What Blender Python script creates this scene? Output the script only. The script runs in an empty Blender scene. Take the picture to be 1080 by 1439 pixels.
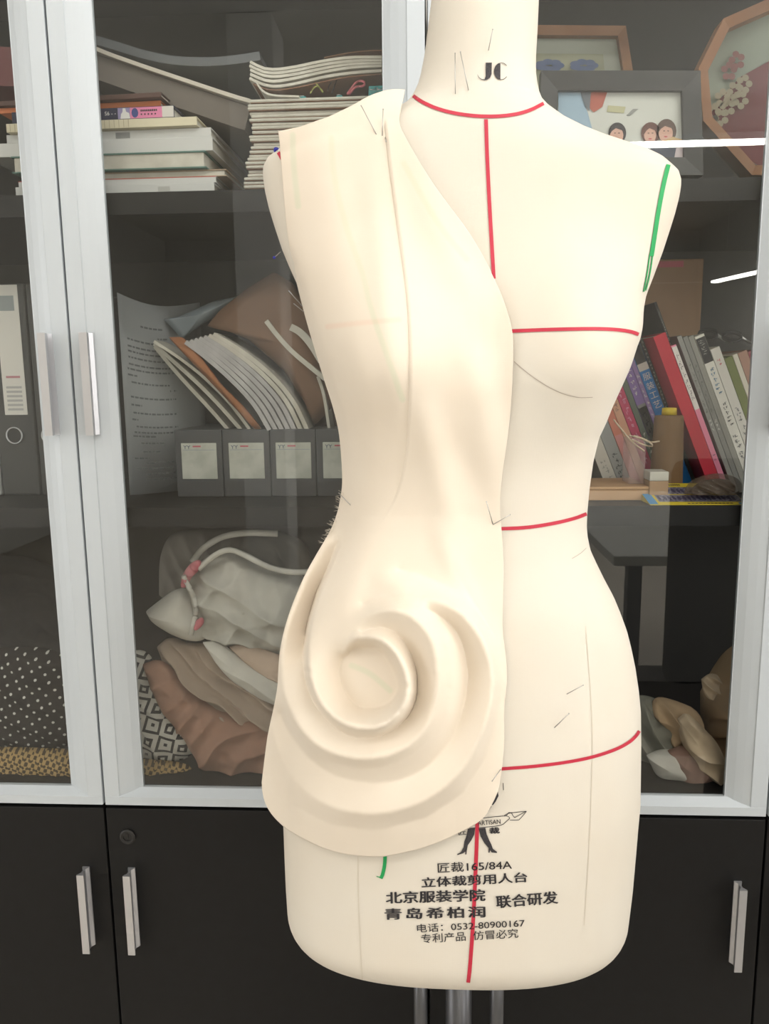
import bpy, bmesh, math, random
import numpy as np
from mathutils import Vector, Matrix, noise
from mathutils.bvhtree import BVHTree
sc = bpy.context.scene
COL = sc.collection

# ------------------------------------------------------------------ camera
F = 1120.0
CP = np.array([0.0007, -0.9486, 1.2675]); YAW, PIT, ROL = -.0553, .1656, -.0116
_f = np.array([math.sin(YAW)*math.cos(PIT), math.cos(YAW)*math.cos(PIT), -math.sin(PIT)])
_r0 = np.array([math.cos(YAW), -math.sin(YAW), 0]); _u0 = np.cross(_r0, _f)
_r = _r0*math.cos(ROL)+_u0*math.sin(ROL); _u = -_r0*math.sin(ROL)+_u0*math.cos(ROL)
cam = bpy.data.cameras.new('camera'); cam_o = bpy.data.objects.new('camera', cam); COL.objects.link(cam_o)
cam.sensor_fit = 'VERTICAL'; cam.sensor_height = 24; cam.lens = F/1439*24; cam.clip_start = .02
cam_o.matrix_world = Matrix(((_r[0], _u[0], -_f[0], CP[0]), (_r[1], _u[1], -_f[1], CP[1]), (_r[2], _u[2], -_f[2], CP[2]), (0, 0, 0, 1)))
sc.camera = cam_o

# ------------------------------------------------------------------ world, lights, exposure
w = bpy.data.worlds.new('world'); sc.world = w; w.use_nodes = True
w.node_tree.nodes['Background'].inputs[0].default_value = (.80, .88, 1, 1)
w.node_tree.nodes['Background'].inputs[1].default_value = 1.2
sc.view_settings.view_transform = 'Standard'; sc.view_settings.look = 'None'
sc.view_settings.gamma = 1; sc.view_settings.use_curve_mapping = False
sc.view_settings.exposure = -0.12
sc.cycles.max_bounces = 8; sc.cycles.transparent_max_bounces = 16
sc.cycles.sample_clamp_indirect = 6
sc.cycles.caustics_reflective = False; sc.cycles.caustics_refractive = False
def area(name, loc, rot, sx, sy, power, col):
    l = bpy.data.lights.new(name, 'AREA'); l.shape = 'RECTANGLE'; l.size = sx; l.size_y = sy
    l.energy = power; l.color = col
    o = bpy.data.objects.new(name, l); o.location = loc; o.rotation_euler = rot; COL.objects.link(o); return o
# daylight through the two windows of the right-hand wall
area('daylight_and_fill', (3.12, -1.55, 1.75), (0, math.radians(90), 0), 1.5, 1.5, 52, (1, .975, .95))
area('daylight_and_fill', (3.12, -3.75, 1.75), (0, math.radians(90), 0), 1.5, 1.5, 60, (1, .975, .95))
area('daylight_and_fill', (-3.12, -1.9, 1.5), (0, math.radians(-90), 0), 1.9, 1.6, 34, (1, .97, .94))  # fill lamp added on the left, no source known on that side
LED_POWER = 30.0

# ------------------------------------------------------------------ helpers
def at(px, py, Y):
    d = _f+_r*(px-540)/F-_u*(py-719.5)/F
    return CP+d*(Y-CP[1])/d[1]
def mirror_at(px, py, Y):          # a point of the room seen in the glass (plane y = .012) at that pixel
    p = at(px, py, .024-Y); return np.array([p[0], Y, p[2]])
def org(o):
    v = Vector((0, 0, 0))
    while o is not None:
        v = v+o.location; o = o.parent
    return v
def mesh(name, vs, fs, mat, parent=None, smooth=False, label=None, kind=None, uv=None):
    me = bpy.data.meshes.new(name)
    off = np.array(org(parent)) if parent else np.zeros(3)
    vs = np.asarray(vs, float)-off
    me.from_pydata(vs.tolist(), [], [tuple(map(int, f)) for f in fs]); me.update()
    mats = mat if isinstance(mat, (list, tuple)) else [mat]
    for m in mats: me.materials.append(m)
    if smooth: me.polygons.foreach_set('use_smooth', [True]*len(me.polygons))
    o = bpy.data.objects.new(name, me); COL.objects.link(o); o.parent = parent
    if label: o['label'] = label
    if kind: o['kind'] = kind
    return o
def tag(o, label, cat, group=None):
    o['label'] = label; o['category'] = cat
    if group: o['group'] = group
    return o
def thing(name, label, cat, loc, group=None):
    o = bpy.data.objects.new(name, None); o.empty_display_size = .02; o.location = Vector([float(c) for c in loc]); COL.objects.link(o)
    return tag(o, label, cat, group)
class G:                                   # geometry collector
    def __init__(s): s.v = []; s.f = []
    def add(s, vs, fs):
        n = len(s.v); s.v += [tuple(map(float, v)) for v in vs]; s.f += [tuple(i+n for i in f) for f in fs]; return s
    def box(s, a, b, bev=0, R=None, c=None):
        x0, y0, z0 = a; x1, y1, z1 = b
        if bev <= 0:
            vs = [(x0, y0, z0), (x1, y0, z0), (x1, y1, z0), (x0, y1, z0), (x0, y0, z1), (x1, y0, z1), (x1, y1, z1), (x0, y1, z1)]
            fs = [(0, 3, 2, 1), (4, 5, 6, 7), (0, 1, 5, 4), (1, 2, 6, 5), (2, 3, 7, 6), (3, 0, 4, 7)]
        else:
            bm = bmesh.new(); bmesh.ops.create_cube(bm, size=1)
            for v in bm.verts: v.co = Vector(((x0+x1)/2+v.co.x*(x1-x0), (y0+y1)/2+v.co.y*(y1-y0), (z0+z1)/2+v.co.z*(z1-z0)))
            bmesh.ops.bevel(bm, geom=bm.edges[:], offset=min(bev, .45*min(x1-x0, y1-y0, z1-z0)), segments=2, affect='EDGES', profile=.5)
            bm.verts.index_update(); vs = [tuple(v.co) for v in bm.verts]; fs = [tuple(v.index for v in f.verts) for f in bm.faces]; bm.free()
        if R is not None:
            c = Vector(c); vs = [tuple(R@(Vector(v))+c) for v in vs]
        return s.add(vs, fs)
    def prism(s, poly, d0, d1, axis='y'):  # poly of 2D points, extruded between d0 and d1
        n = len(poly)
        def P(p, d): return {'y': (p[0], d, p[1]), 'z': (p[0], p[1], d), 'x': (d, p[0], p[1])}[axis]
        vs = [P(p, d0) for p in poly]+[P(p, d1) for p in poly]
        fs = [tuple(range(n)), tuple(range(2*n-1, n-1, -1))]+[(i, i+n, (i+1) % n+n, (i+1) % n) for i in range(n)]
        return s.add(vs, fs)
    def tube(s, pts, r, n=8, cap=True):
        pts = [Vector([float(c) for c in p]) for p in pts]; rs = r if isinstance(r, (list, tuple)) else [r]*len(pts)
        rings = []; ref = Vector((0, 0, 1))
        for i, p in enumerate(pts):
            t = (pts[min(i+1, len(pts)-1)]-pts[max(i-1, 0)]).normalized()
            a = t.cross(ref)
            if a.length < .2: a = t.cross(Vector((1, 0, 0)))
            a.normalize(); b = t.cross(a)
            if i == 0: a0 = a
            rings.append([p+(a*math.cos(k*2*math.pi/n)+b*math.sin(k*2*math.pi/n))*rs[i] for k in range(n)])
        vs = [v for R_ in rings for v in R_]; fs = []
        for i in range(len(pts)-1):
            for k in range(n): fs.append((i*n+k, i*n+(k+1) % n, (i+1)*n+(k+1) % n, (i+1)*n+k))
        if cap: fs += [tuple(range(n-1, -1, -1)), tuple(range((len(pts)-1)*n, len(pts)*n))]
        return s.add(vs, fs)
    def lathe(s, prof, c, n=24):           # prof: (r, z) list, around vertical axis at c
        vs = []; fs = []
        for r, z in prof:
            for k in range(n): vs.append((c[0]+r*math.cos(2*math.pi*k/n), c[1]+r*math.sin(2*math.pi*k/n), c[2]+z))
        for i in range(len(prof)-1):
            for k in range(n): fs.append((i*n+k, i*n+(k+1) % n, (i+1)*n+(k+1) % n, (i+1)*n+k))
        fs += [tuple(range(n-1, -1, -1)), tuple(range((len(prof)-1)*n, len(prof)*n))]
        return s.add(vs, fs)
    def out(s, name, mat, parent=None, smooth=False, label=None, kind=None):
        return mesh(name, s.v, s.f, mat, parent, smooth, label, kind)
def solid(o, th, offset=-1):
    m = o.modifiers.new('thickness', 'SOLIDIFY'); m.thickness = th; m.offset = offset; return o

# ------------------------------------------------------------------ materials
def srgb(r, g=None, b=None):
    if g is None: r, g, b = r
    return tuple(((c/255)/12.92 if c/255 <= .04045 else ((c/255+.055)/1.055)**2.4) for c in (r, g, b))+(1,)
MATS = {}
def pmat(name, col, rough=.6, metal=0., bump=None, var=None, spec=.5, sheen=0, coat=0):
    """col 0-255 sRGB; bump=(kind, scale, strength); var=(scale, amount, colour2)"""
    if name in MATS: return MATS[name]
    m = bpy.data.materials.new(name); m.use_nodes = True; MATS[name] = m
    nt = m.node_tree; b = nt.nodes['Principled BSDF']
    b.inputs['Base Color'].default_value = srgb(col); b.inputs['Roughness'].default_value = rough
    b.inputs['Metallic'].default_value = metal; b.inputs['Specular IOR Level'].default_value = spec
    if sheen: b.inputs['Sheen Weight'].default_value = sheen
    if coat: b.inputs['Coat Weight'].default_value = coat
    tc = nt.nodes.new('ShaderNodeTexCoord')
    if var:
        n = nt.nodes.new('ShaderNodeTexNoise'); n.inputs['Scale'].default_value = var[0]; n.inputs['Detail'].default_value = 5
        nt.links.new(tc.outputs['Object'], n.inputs['Vector'])
        r = nt.nodes.new('ShaderNodeValToRGB'); r.color_ramp.elements[0].position = .35; r.color_ramp.elements[1].position = .65
        r.color_ramp.elements[0].color = srgb(col); r.color_ramp.elements[1].color = srgb(var[1])
        nt.links.new(n.outputs[0], r.inputs[0]); nt.links.new(r.outputs[0], b.inputs['Base Color'])
    if bump:
        kind, scale, st = bump
        bp = nt.nodes.new('ShaderNodeBump'); bp.inputs['Strength'].default_value = st; bp.inputs['Distance'].default_value = .001
        if kind == 'weave':
            w1 = nt.nodes.new('ShaderNodeTexWave'); w2 = nt.nodes.new('ShaderNodeTexWave')
            w1.bands_direction = 'X'; w2.bands_direction = 'Z'
            mx = nt.nodes.new('ShaderNodeMath'); mx.operation = 'MAXIMUM'
            for q in (w1, w2):
                q.inputs['Scale'].default_value = scale; q.inputs['Distortion'].default_value = 1.5; q.inputs['Detail Scale'].default_value = 3
                nt.links.new(tc.outputs['Object'], q.inputs['Vector'])
            nt.links.new(w1.outputs['Fac'], mx.inputs[0]); nt.links.new(w2.outputs['Fac'], mx.inputs[1]); nt.links.new(mx.outputs[0], bp.inputs['Height'])
        else:
            n2 = nt.nodes.new('ShaderNodeTexNoise'); n2.inputs['Scale'].default_value = scale; n2.inputs['Detail'].default_value = 6
            nt.links.new(tc.outputs['Object'], n2.inputs['Vector']); nt.links.new(n2.outputs[0], bp.inputs['Height'])
        nt.links.new(bp.outputs[0], b.inputs['Normal'])
    return m
M_linen = pmat('form_linen', (214, 207, 194), .85, bump=('weave', 300, .06), var=(9, (213, 204, 189)), spec=.2, sheen=.1)
M_dark = pmat('charcoal_laminate', (18, 18, 18), .5, bump=('noise', 900, .05), var=(60, (16, 15, 15)), spec=.28)
M_inner = pmat('cabinet_interior', (52, 50, 48), .6, bump=('noise', 700, .04))
M_frame = pmat('silver_painted_aluminium', (188, 194, 198), .42, metal=.05, bump=('noise', 600, .03))
M_alu = pmat('brushed_aluminium', (205, 205, 208), .28, metal=.75, bump=('noise', 500, .04))
M_lock = pmat('black_lock', (26, 25, 24), .4)
M_red = pmat('red_style_tape', (184, 36, 60), .55, bump=('weave', 900, .1))
M_green = pmat('green_style_tape', (20, 150, 80), .55, bump=('weave', 900, .1))
M_ink = pmat('black_print_ink', (34, 32, 36), .7, var=(900, (60, 56, 58)))
M_steel = pmat('pin_steel', (176, 174, 172), .3, metal=.9)
M_blue = pmat('blue_pin_head', (25, 30, 140), .3)
M_paper = pmat('white_paper', (214, 210, 202), .8, bump=('noise', 300, .05))
M_pages = pmat('page_edges', (208, 203, 190), .85, bump=('noise', 900, .25), var=(40, (190, 184, 170)))
M_kraft = pmat('kraft_cover', (142, 104, 78), .75, var=(30, (128, 92, 68)))
def glass_mat():
    m = bpy.data.materials.new('clear_glass'); m.use_nodes = True; nt = m.node_tree; nt.nodes.clear()
    out = nt.nodes.new('ShaderNodeOutputMaterial'); mx = nt.nodes.new('ShaderNodeMixShader')
    t = nt.nodes.new('ShaderNodeBsdfTransparent'); t.inputs[0].default_value = (.95, .96, .955, 1)
    g = nt.nodes.new('ShaderNodeBsdfGlossy'); g.inputs['Roughness'].default_value = 0.0
    lw = nt.nodes.new('ShaderNodeLayerWeight'); lw.inputs[0].default_value = .5
    p = nt.nodes.new('ShaderNodeMath'); p.operation = 'POWER'; p.inputs[1].default_value = 5
    ma = nt.nodes.new('ShaderNodeMath'); ma.operation = 'MULTIPLY_ADD'; ma.inputs[1].default_value = .95; ma.inputs[2].default_value = .05
    nt.links.new(lw.outputs['Facing'], p.inputs[0]); nt.links.new(p.outputs[0], ma.inputs[0]); nt.links.new(ma.outputs[0], mx.inputs[0])
    nt.links.new(t.outputs[0], mx.inputs[1]); nt.links.new(g.outputs[0], mx.inputs[2]); nt.links.new(mx.outputs[0], out.inputs[0]); return m
M_glass = glass_mat()
def emit_mat(name, col, s):
    m = bpy.data.materials.new(name); m.use_nodes = True; nt = m.node_tree; b = nt.nodes['Principled BSDF']
    b.inputs['Base Color'].default_value = (.9, .9, .9, 1); b.inputs['Emission Color'].default_value = col; b.inputs['Emission Strength'].default_value = s; return m
M_led = emit_mat('led_diffuser', (1, .975, .94, 1), LED_POWER)

# ------------------------------------------------------------------ room
RX0, RX1, RY0, RY1, RZ = -3.2, 3.2, -9.0, .46, 2.95
M_wall = pmat('painted_wall', (222, 220, 214), .8, bump=('noise', 90, .08))
M_floor = pmat('pale_floor_tiles', (196, 188, 176), .45, var=(3, (188, 180, 168)))
M_ceil = pmat('white_ceiling', (234, 233, 228), .85)
def struct(o): o['kind'] = 'structure'; return o
struct(G().box((RX0-.1, RY0-.1, -.1), (RX1+.1, RY1+.1, 0)).out('floor', M_floor))
struct(G().box((RX0-.1, RY0-.1, RZ), (RX1+.1, RY1+.1, RZ+.1)).out('ceiling', M_ceil))
struct(G().box((RX0-.1, RY1, 0), (RX1+.1, RY1+.1, RZ)).out('wall_front', M_wall))
struct(G().box((RX0-.1, RY0-.1, 0), (RX1+.1, RY0, RZ)).out('wall_back', M_wall))
wl = G(); wl.box((RX0-.1, RY0, 0), (RX0, -2.75, RZ)); wl.box((RX0-.1, -1.05, 0), (RX0, RY1, RZ)); wl.box((RX0-.1, -2.75, 0), (RX0, -1.05, .5)); wl.box((RX0-.1, -2.75, 2.5), (RX0, -1.05, RZ))
struct(wl.out('wall_left', M_wall))
g = G()
for y in (-2.75, -1.92, -1.09): g.box((RX0-.07, y, .5), (RX0-.02, y+.04, 2.5))
g.box((RX0-.07, -2.75, .5), (RX0-.02, -1.05, .54)); g.box((RX0-.07, -2.75, 2.46), (RX0-.02, -1.05, 2.5))
fr = struct(g.out('window_3', M_frame)); G().box((RX0-.046, -2.74, .51), (RX0-.04, -1.06, 2.49)).out('pane', M_glass, fr)  # unseen left window, added to go with the fill lamp
wr = G(); wins = [(-2.35, -.75), (-4.55, -2.95)]; ys = [RY0]+[y for a in sorted(wins) for y in a]+[RY1]
for i in range(0, len(ys), 2): wr.box((RX1, ys[i], 0), (RX1+.1, ys[i+1], RZ))
for a, b in wins: wr.box((RX1, a, 0), (RX1+.1, b, .95)); wr.box((RX1, a, 2.55), (RX1+.1, b, RZ))
struct(wr.out('wall_right', M_wall))
for i, (a, b) in enumerate(wins):
    g = G()
    for y in (a, (a+b)/2-.02, b-.04): g.box((RX1+.02, y, .95), (RX1+.07, y+.04, 2.55))
    g.box((RX1+.02, a, .95), (RX1+.07, b, .99)); g.box((RX1+.02, a, 2.51), (RX1+.07, b, 2.55))
    fr = struct(g.out('window_%d' % (i+1), M_frame)); fr_g = G().box((RX1+.04, a+.01, .96), (RX1+.046, b-.01, 2.54)).out('pane', M_glass, fr)

# ------------------------------------------------------------------ cabinets
ZB = .72
def cabinet(x0, label):
    cx = x0+.425
    t = thing('storage_cabinet', label, 'cabinet', (cx, .2, 0), 'file cabinets along the wall')
    e = .0008; X0, X1 = x0+e, x0+.85-e
    for a in (X0, X1-.016): G().box((a, .021, 0), (a+.016, .42, 1.86)).out('side_panel', M_dark, t)
    G().box((X0+.017, .408, .08), (X1-.017, .418, 1.84)).out('back_panel', M_inner, t)
    G().box((X0+.0165, .021, 1.84), (X1-.0165, .42, 1.858)).out('top_panel', M_dark, t)
    G().box((X0+.0165, .03, .06), (X1-.0165, .405, .078)).out('bottom_panel', M_dark, t)
    G().box((X0+.0165, .045, 0), (X1-.0165, .06, .059)).out('plinth', M_dark, t)
    G().box((X0+.0165, .021, .70), (X1-.0165, .405, .738)).out('shelf', M_dark, t, label='fixed dividing shelf above the lower doors')
    for z in (1.0865, 1.463): G().box((X0+.0165, .024, z), (X1-.0165, .405, z+.0248)).out('shelf', M_dark, t)
    for s in (0, 1):
        a = X0+.0008 if s == 0 else cx+.0014; b = cx-.0014 if s == 0 else X1-.0008
        # framed glass door; the profiled stile steps down to the pane
        fr = G()
        prof = [(0, .0185), (0, .0006), (.0006, 0), (.0195, 0), (.0205, .0015), (.029, .0045), (.038, .0085), (.0465, .0135), (.0475, .0135), (.0475, .0185)]
        fr.prism([(a+p, q) for p, q in prof], ZB, 1.845, 'z'); fr.prism([(b-p, q) for p, q in prof][::-1], ZB, 1.845, 'z')
        rp = [(.018, ZB-.0003), (-.0004, ZB-.0003), (-.0004, ZB+.011), (.002, ZB+.0125), (.012, ZB+.019), (.018, ZB+.019)]
        fr.prism(rp, a+.0005, b-.0005, 'x')
        rp = [(.0185, 1.845), (0, 1.845), (0, 1.82), (.0125, 1.80), (.0185, 1.80)]; fr.prism(rp[::-1], a+.0005, b-.0005, 'x')
        d = fr.out('glass_door', M_frame, t)
        G().box((a+.044, .0142, ZB+.016), (b-.044, .0162, 1.805)).out('glass_pane', M_glass, d)
        hx = b-.0235 if s == 0 else a+.0235
        def handle(hx, z0, z1, par):
            # J-profiled pull: flange on the door, thin concave web, flange in front
            g = G(); w_ = .0048
            pr = [(-w_, 0), (-w_, -.0016), (-.0012, -.006), (-.0012, -.0135), (-w_, -.0182), (-w_, -.020), (w_, -.020), (w_, -.0182), (.0012, -.0135), (.0012, -.006), (w_, -.0016), (w_, 0)]
            g.prism([(hx+p, q) for p, q in pr][::-1], z0, z1, 'z'); return g.out('handle', M_alu, par, label='silver aluminium pull handle')
        handle(hx, 1.205, 1.325, d)
        d2 = G().box((a, 0, .075), (b, .0185, .7145), bev=.001).out('lower_door', M_dark, t)
        handle(hx-.006 if s == 0 else hx+.006, .515, .630, d2)
        if s == 1:
            lk = G(); lc = (hx+.004, 0, .675)
            n = 28; vs = []; fs = []
            for rr, y in ((.0105, 0), (.0105, -.002), (.0085, -.0028), (.006, -.0022), (.006, -.0012)):
                for k in range(n): vs.append((lc[0]+rr*math.cos(2*math.pi*k/n), y-.0001, lc[2]+rr*math.sin(2*math.pi*k/n)))
            for i in range(4):
                for k in range(n): fs.append((i*n+k, i*n+(k+1) % n, (i+1)*n+(k+1) % n, (i+1)*n+k))
            fs.append(tuple(range(4*n, 5*n))); lk.add(vs, fs)
            lk.box((lc[0]-.0007, -.0022, lc[2]-.004), (lc[0]+.0007, -.0012, lc[2]+.004)); lk.out('lock', M_lock, d2)
    return t
cabinet(-.85, 'black cabinet with silver framed glass doors left of the dress form')
cabinet(0, 'black cabinet with silver framed glass doors behind and right of the dress form')

# ------------------------------------------------------------------ dress form
YC = -.24
def conv(pts, dy=-.012): return sorted([(float(p[2]), float(p[0])) for p in (at(x, y, YC+dy) for x, y in pts)])
Rp = [(757, -70), (758, -30), (758, 0), (756, 45), (754, 75), (754, 100), (756, 115), (759, 130), (764, 142), (775, 154), (800, 172), (830, 187), (860, 199), (912, 216), (931, 225), (943, 235), (951.5, 243), (955, 254), (955, 263), (952, 280), (946, 303), (940, 322), (929, 355), (916, 388), (904, 417), (900, 436), (898, 461), (894, 478), (890, 487), (880, 516), (870, 539), (857, 570), (849, 593), (840, 614), (833, 647), (828, 685), (825, 718), (824, 739), (825, 753), (829, 773), (838, 793), (849, 815.5), (862, 840), (871, 862), (880, 887), (885.5, 909), (891, 935.5), (895.5, 966.7), (898, 995.5), (898, 1024), (898, 1040), (897.4, 1076), (896.5, 1122), (893.5, 1152.6), (890.4, 1189), (886, 1238), (882, 1270), (878, 1300)]
Lp = [(610, -70), (608, -30), (605.5, 0), (600, 45), (596, 75), (591, 100), (587, 115), (580, 130), (572, 142), (562, 152), (543, 162), (515, 174), (480, 186), (450, 195), (420, 204), (400, 211), (386, 217), (375.6, 225.5), (370.4, 236), (370.4, 249), (373, 268), (378.7, 293), (387, 320), (397.5, 351.7), (408, 376.7), (420.4, 403.8), (429, 430), (436, 456), (443, 480), (453, 508), (464, 545), (474, 580), (481, 612), (486, 656), (487, 690), (485, 715), (481, 740), (475, 765), (466, 792), (455, 815), (444, 840), (434, 862), (424, 887), (414, 915), (406, 945), (400, 975), (397, 1010), (396, 1040), (397, 1080), (398, 1120), (400, 1163), (401.7, 1207), (403.3, 1243), (405.5, 1275), (407, 1300)]
R_ = conv(Rp); L_ = conv(Lp)
ztop = min(R_[-1][0], L_[-1][0]); zside = .762
zb_ = .7160; RB = .050
lev = list(np.linspace(ztop, 1.42, 110))+list(np.linspace(1.42, zside, 150))[1:]
def fR(z): return np.interp(z, [p[0] for p in R_], [p[1] for p in R_])
def fL(z): return np.interp(z, [p[0] for p in L_], [p[1] for p in L_])
# z, front depth, back depth, exponent
prof = [(1.70, .050, .050, 2.0), (1.56, .050, .050, 2.0), (1.50, .054, .052, 2.0), (1.475, .060, .055, 2.1), (1.462, .062, .062, 2.5), (1.445, .064, .070, 2.7), (1.42, .066, .078, 2.6), (1.38, .072, .086, 2.5), (1.34, .083, .09, 2.5), (1.30, .094, .09, 2.4), (1.27, .097, .088, 2.4), (1.235, .090, .082, 2.3), (1.19, .079, .073, 2.2), (1.15, .075, .068, 2.2), (1.11, .079, .070, 2.2), (1.06, .088, .082, 2.2), (1.0, .095, .097, 2.2), (.95, .098, .107, 2.3), (.89, .097, .105, 2.4), (.80, .092, .095, 2.5), (.70, .088, .09, 2.6)][::-1]
pz = [p[0] for p in prof]
def fprof(z, k):
    s = 0
    for d in (-.012, -.006, 0, .006, .012): s += np.interp(z+d, pz, [p[k] for p in prof])
    return s/5
NA = 128
def section(z, zs=None, inset=0):
    zs = z if zs is None else zs
    a = (fR(zs)-fL(zs))/2/.992-inset; cx = (fR(zs)+fL(zs))/2; n = fprof(zs, 3)
    bf = fprof(zs, 1)-inset; bb = fprof(zs, 2)-inset; ring = []
    for k in range(NA):
        t = 2*math.pi*k/NA; c, s = math.cos(t), math.sin(t)
        x = a*math.copysign(abs(c)**(2/n), c); y = math.copysign(abs(s)**(2/n), s)*(bb if s > 0 else bf)
        if s < 0:                                # bust
            for bx in (-.083, .083):
                y -= .023*math.exp(-((x-.006-bx)/.046)**2-((zs-1.283)/(.052 if zs < 1.283 else .062))**2)*min(1, (abs(s))**.5)
            y += .006*math.exp(-((x-.006)/.03)**2-((zs-1.28)/.05)**2)
        ring.append((cx+x, YC+y, z))
    return ring
rings = [section(z) for z in lev]
for q in np.linspace(0, 1, 14)[1:]:
    th = q*math.pi/2
    rings.append(section(zside-(zside-zb_)*math.sin(th)**1.0, zside-.3*(zside-zb_)*q, inset=RB*(1-math.cos(th))))
for k in (.6, .25, .05):
    rr = rings[-1 if k == .6 else -1]; cxm = np.mean([p[0] for p in rings[-1]]); cym = np.mean([p[1] for p in rings[-1]])
    base = rings[len(lev)+12]; rings.append([(cxm+(p[0]-cxm)*k, cym+(p[1]-cym)*k, zb_) for p in base])
top = rings[0]; cxm = np.mean([p[0] for p in top]); toprings = []
for k, dz in ((.97, .004), (.85, .009), (.5, .012), (.08, .013)):
    toprings.insert(0, [(cxm+(p[0]-cxm)*k, YC+(p[1]-YC)*k, p[2]+dz) for p in top])
rings = toprings+rings
fv = [p for r in rings for p in r]; ff = []
for i in range(len(rings)-1):
    for k in range(NA): ff.append((i*NA+k, (i+1)*NA+k, (i+1)*NA+(k+1) % NA, i*NA+(k+1) % NA))
ff += [tuple(range(NA)), tuple(range(len(rings)*NA-1, (len(rings)-1)*NA-1, -1))]
form = thing('dress_form', 'cream linen female dress form on a pole stand in front of the cabinets', 'mannequin', (.03, YC, 0))
body = mesh('torso', fv, ff, M_linen, form, smooth=True)
bvh = BVHTree.FromPolygons([Vector(v) for v in fv], ff)
cp = Vector(CP)
def hit(px, py, lift=0.0):
    d = Vector(_f+_r*(px-540)/F-_u*(py-719.5)/F).normalized()
    loc, nrm, idx, dist = bvh.ray_cast(cp, d)
    if loc is None: return None
    if nrm.dot(d) > 0: nrm = -nrm
    return loc+nrm*lift
def resamp(pts, n=None, step=None):
    p = np.array(pts, float); d = np.r_[0, np.cumsum(np.hypot(*(np.diff(p[:, :2], axis=0)).T))]
    if n is None: n = max(2, int(d[-1]/step)+1)
    t = np.linspace(0, d[-1], n); return np.stack([np.interp(t, d, p[:, k]) for k in range(p.shape[1])], 1)
def smoothpts(pts, it=1):                  # Chaikin corner cutting, ends kept
    p = np.array(pts, float)
    for _ in range(it):
        q = [p[0]]
        for a, b in zip(p[:-1], p[1:]): q += [a*.75+b*.25, a*.25+b*.75]
        q.append(p[-1]); p = np.array(q)
    return p
def tape(pts, wpx, mat, name='style_tape', label=None, lift=.0006, parent=None, base=None):
    P = resamp(smoothpts(pts, 2), step=5); V = []; Fc = []
    for i in range(len(P)):
        t = P[min(i+1, len(P)-1)]-P[max(i-1, 0)]; t /= np.hypot(*t[:2])+1e-9; n = np.array([-t[1], t[0]])
        ok = [hit(P[i][0]+n[0]*s*wpx/2, P[i][1]+n[1]*s*wpx/2, lift) for s in (-1, 0, 1)]
        if any(o is None for o in ok): continue
        V += [tuple(o) for o in ok]
    for i in range(len(V)//3-1):
        for k in (0, 1): Fc.append((i*3+k, i*3+3+k, i*3+4+k, i*3+k+1))
    if not V: print('EMPTY TAPE', label); return None
    return mesh(name, V, Fc, mat, parent or form, label=label)
tape([(577, 132), (590, 143), (615, 154), (645, 161), (680, 164.5), (715, 163), (742, 157), (763, 146)], 5, M_red, label='red tape round the base of the neck')
tape([(571, 143), (576, 134), (584, 123)], 2.5, M_red, label='short red tape on the left shoulder line')
tape([(682.5, 168), (684, 220), (688, 300), (693.5, 392)], 5.2, M_red, label='vertical red tape down the chest')
tape([(715, 465.5), (780, 463), (840, 462), (870, 463.5), (888, 466.5), (896, 470)], 5, M_red, label='horizontal red bust tape')
tape([(700, 743), (740, 741.5), (780, 735), (808, 728), (823, 722)], 5, M_red, label='horizontal red waist tape')
tape([(698, 1080.5), (760, 1076), (820, 1067), (860, 1055), (882, 1044), (893, 1034), (897, 1027)], 4.6, M_red, label='curved red hip tape')
tape([(670.5, 1150), (669, 1200), (665, 1290), (660, 1360), (657.5, 1380)], 5.4, M_red, label='vertical red tape down the centre front of the hips')
tape([(388, 210), (392, 215), (397, 224)], 5, M_red, label='short red tape on the left shoulder tip')
tape([(938, 232), (932, 255), (925, 290), (918, 335), (914, 360)], 6, M_green, label='green armhole tape', lift=.0007)
tape([(912, 356), (908, 385), (903, 410)], 1.6, M_green, label='loose strand of the green armhole tape', lift=.0007)
tape([(916, 356), (912, 385), (906, 408)], 1.6, M_green, label='loose strand of the green armhole tape', lift=.0007)
tape([(541, 1195), (541, 1212), (538, 1228), (535, 1234)], 5, M_green, label='short green tape end below the muslin hem')
tape([(537, 1233), (532, 1234), (529, 1231)], 1.2, M_green, label='curled end of the green tape')
M_seam = pmat('seam_thread', (205, 196, 178), .9)  # thin seam line, slightly darker than the linen
tape([(822, 880), (827, 940), (831, 1000), (832, 1050), (830, 1130), (825, 1230), (820, 1300)], .9, M_seam, name='seam', lift=.0003)
tape([(503, 1202), (503, 1260), (506, 1330), (509, 1376)], .9, M_seam, name='seam', lift=.0003)
M_pencil = pmat('pencil_line', (170, 158, 145), .9)
tape([(722, 508), (745, 528), (780, 550), (810, 559), (832, 558)], .9, M_pencil, name='pencil_line', lift=.0003)
tape([(803, 785), (815, 778), (823, 770)], .8, M_pencil, name='pencil_line', lift=.0003)

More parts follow.
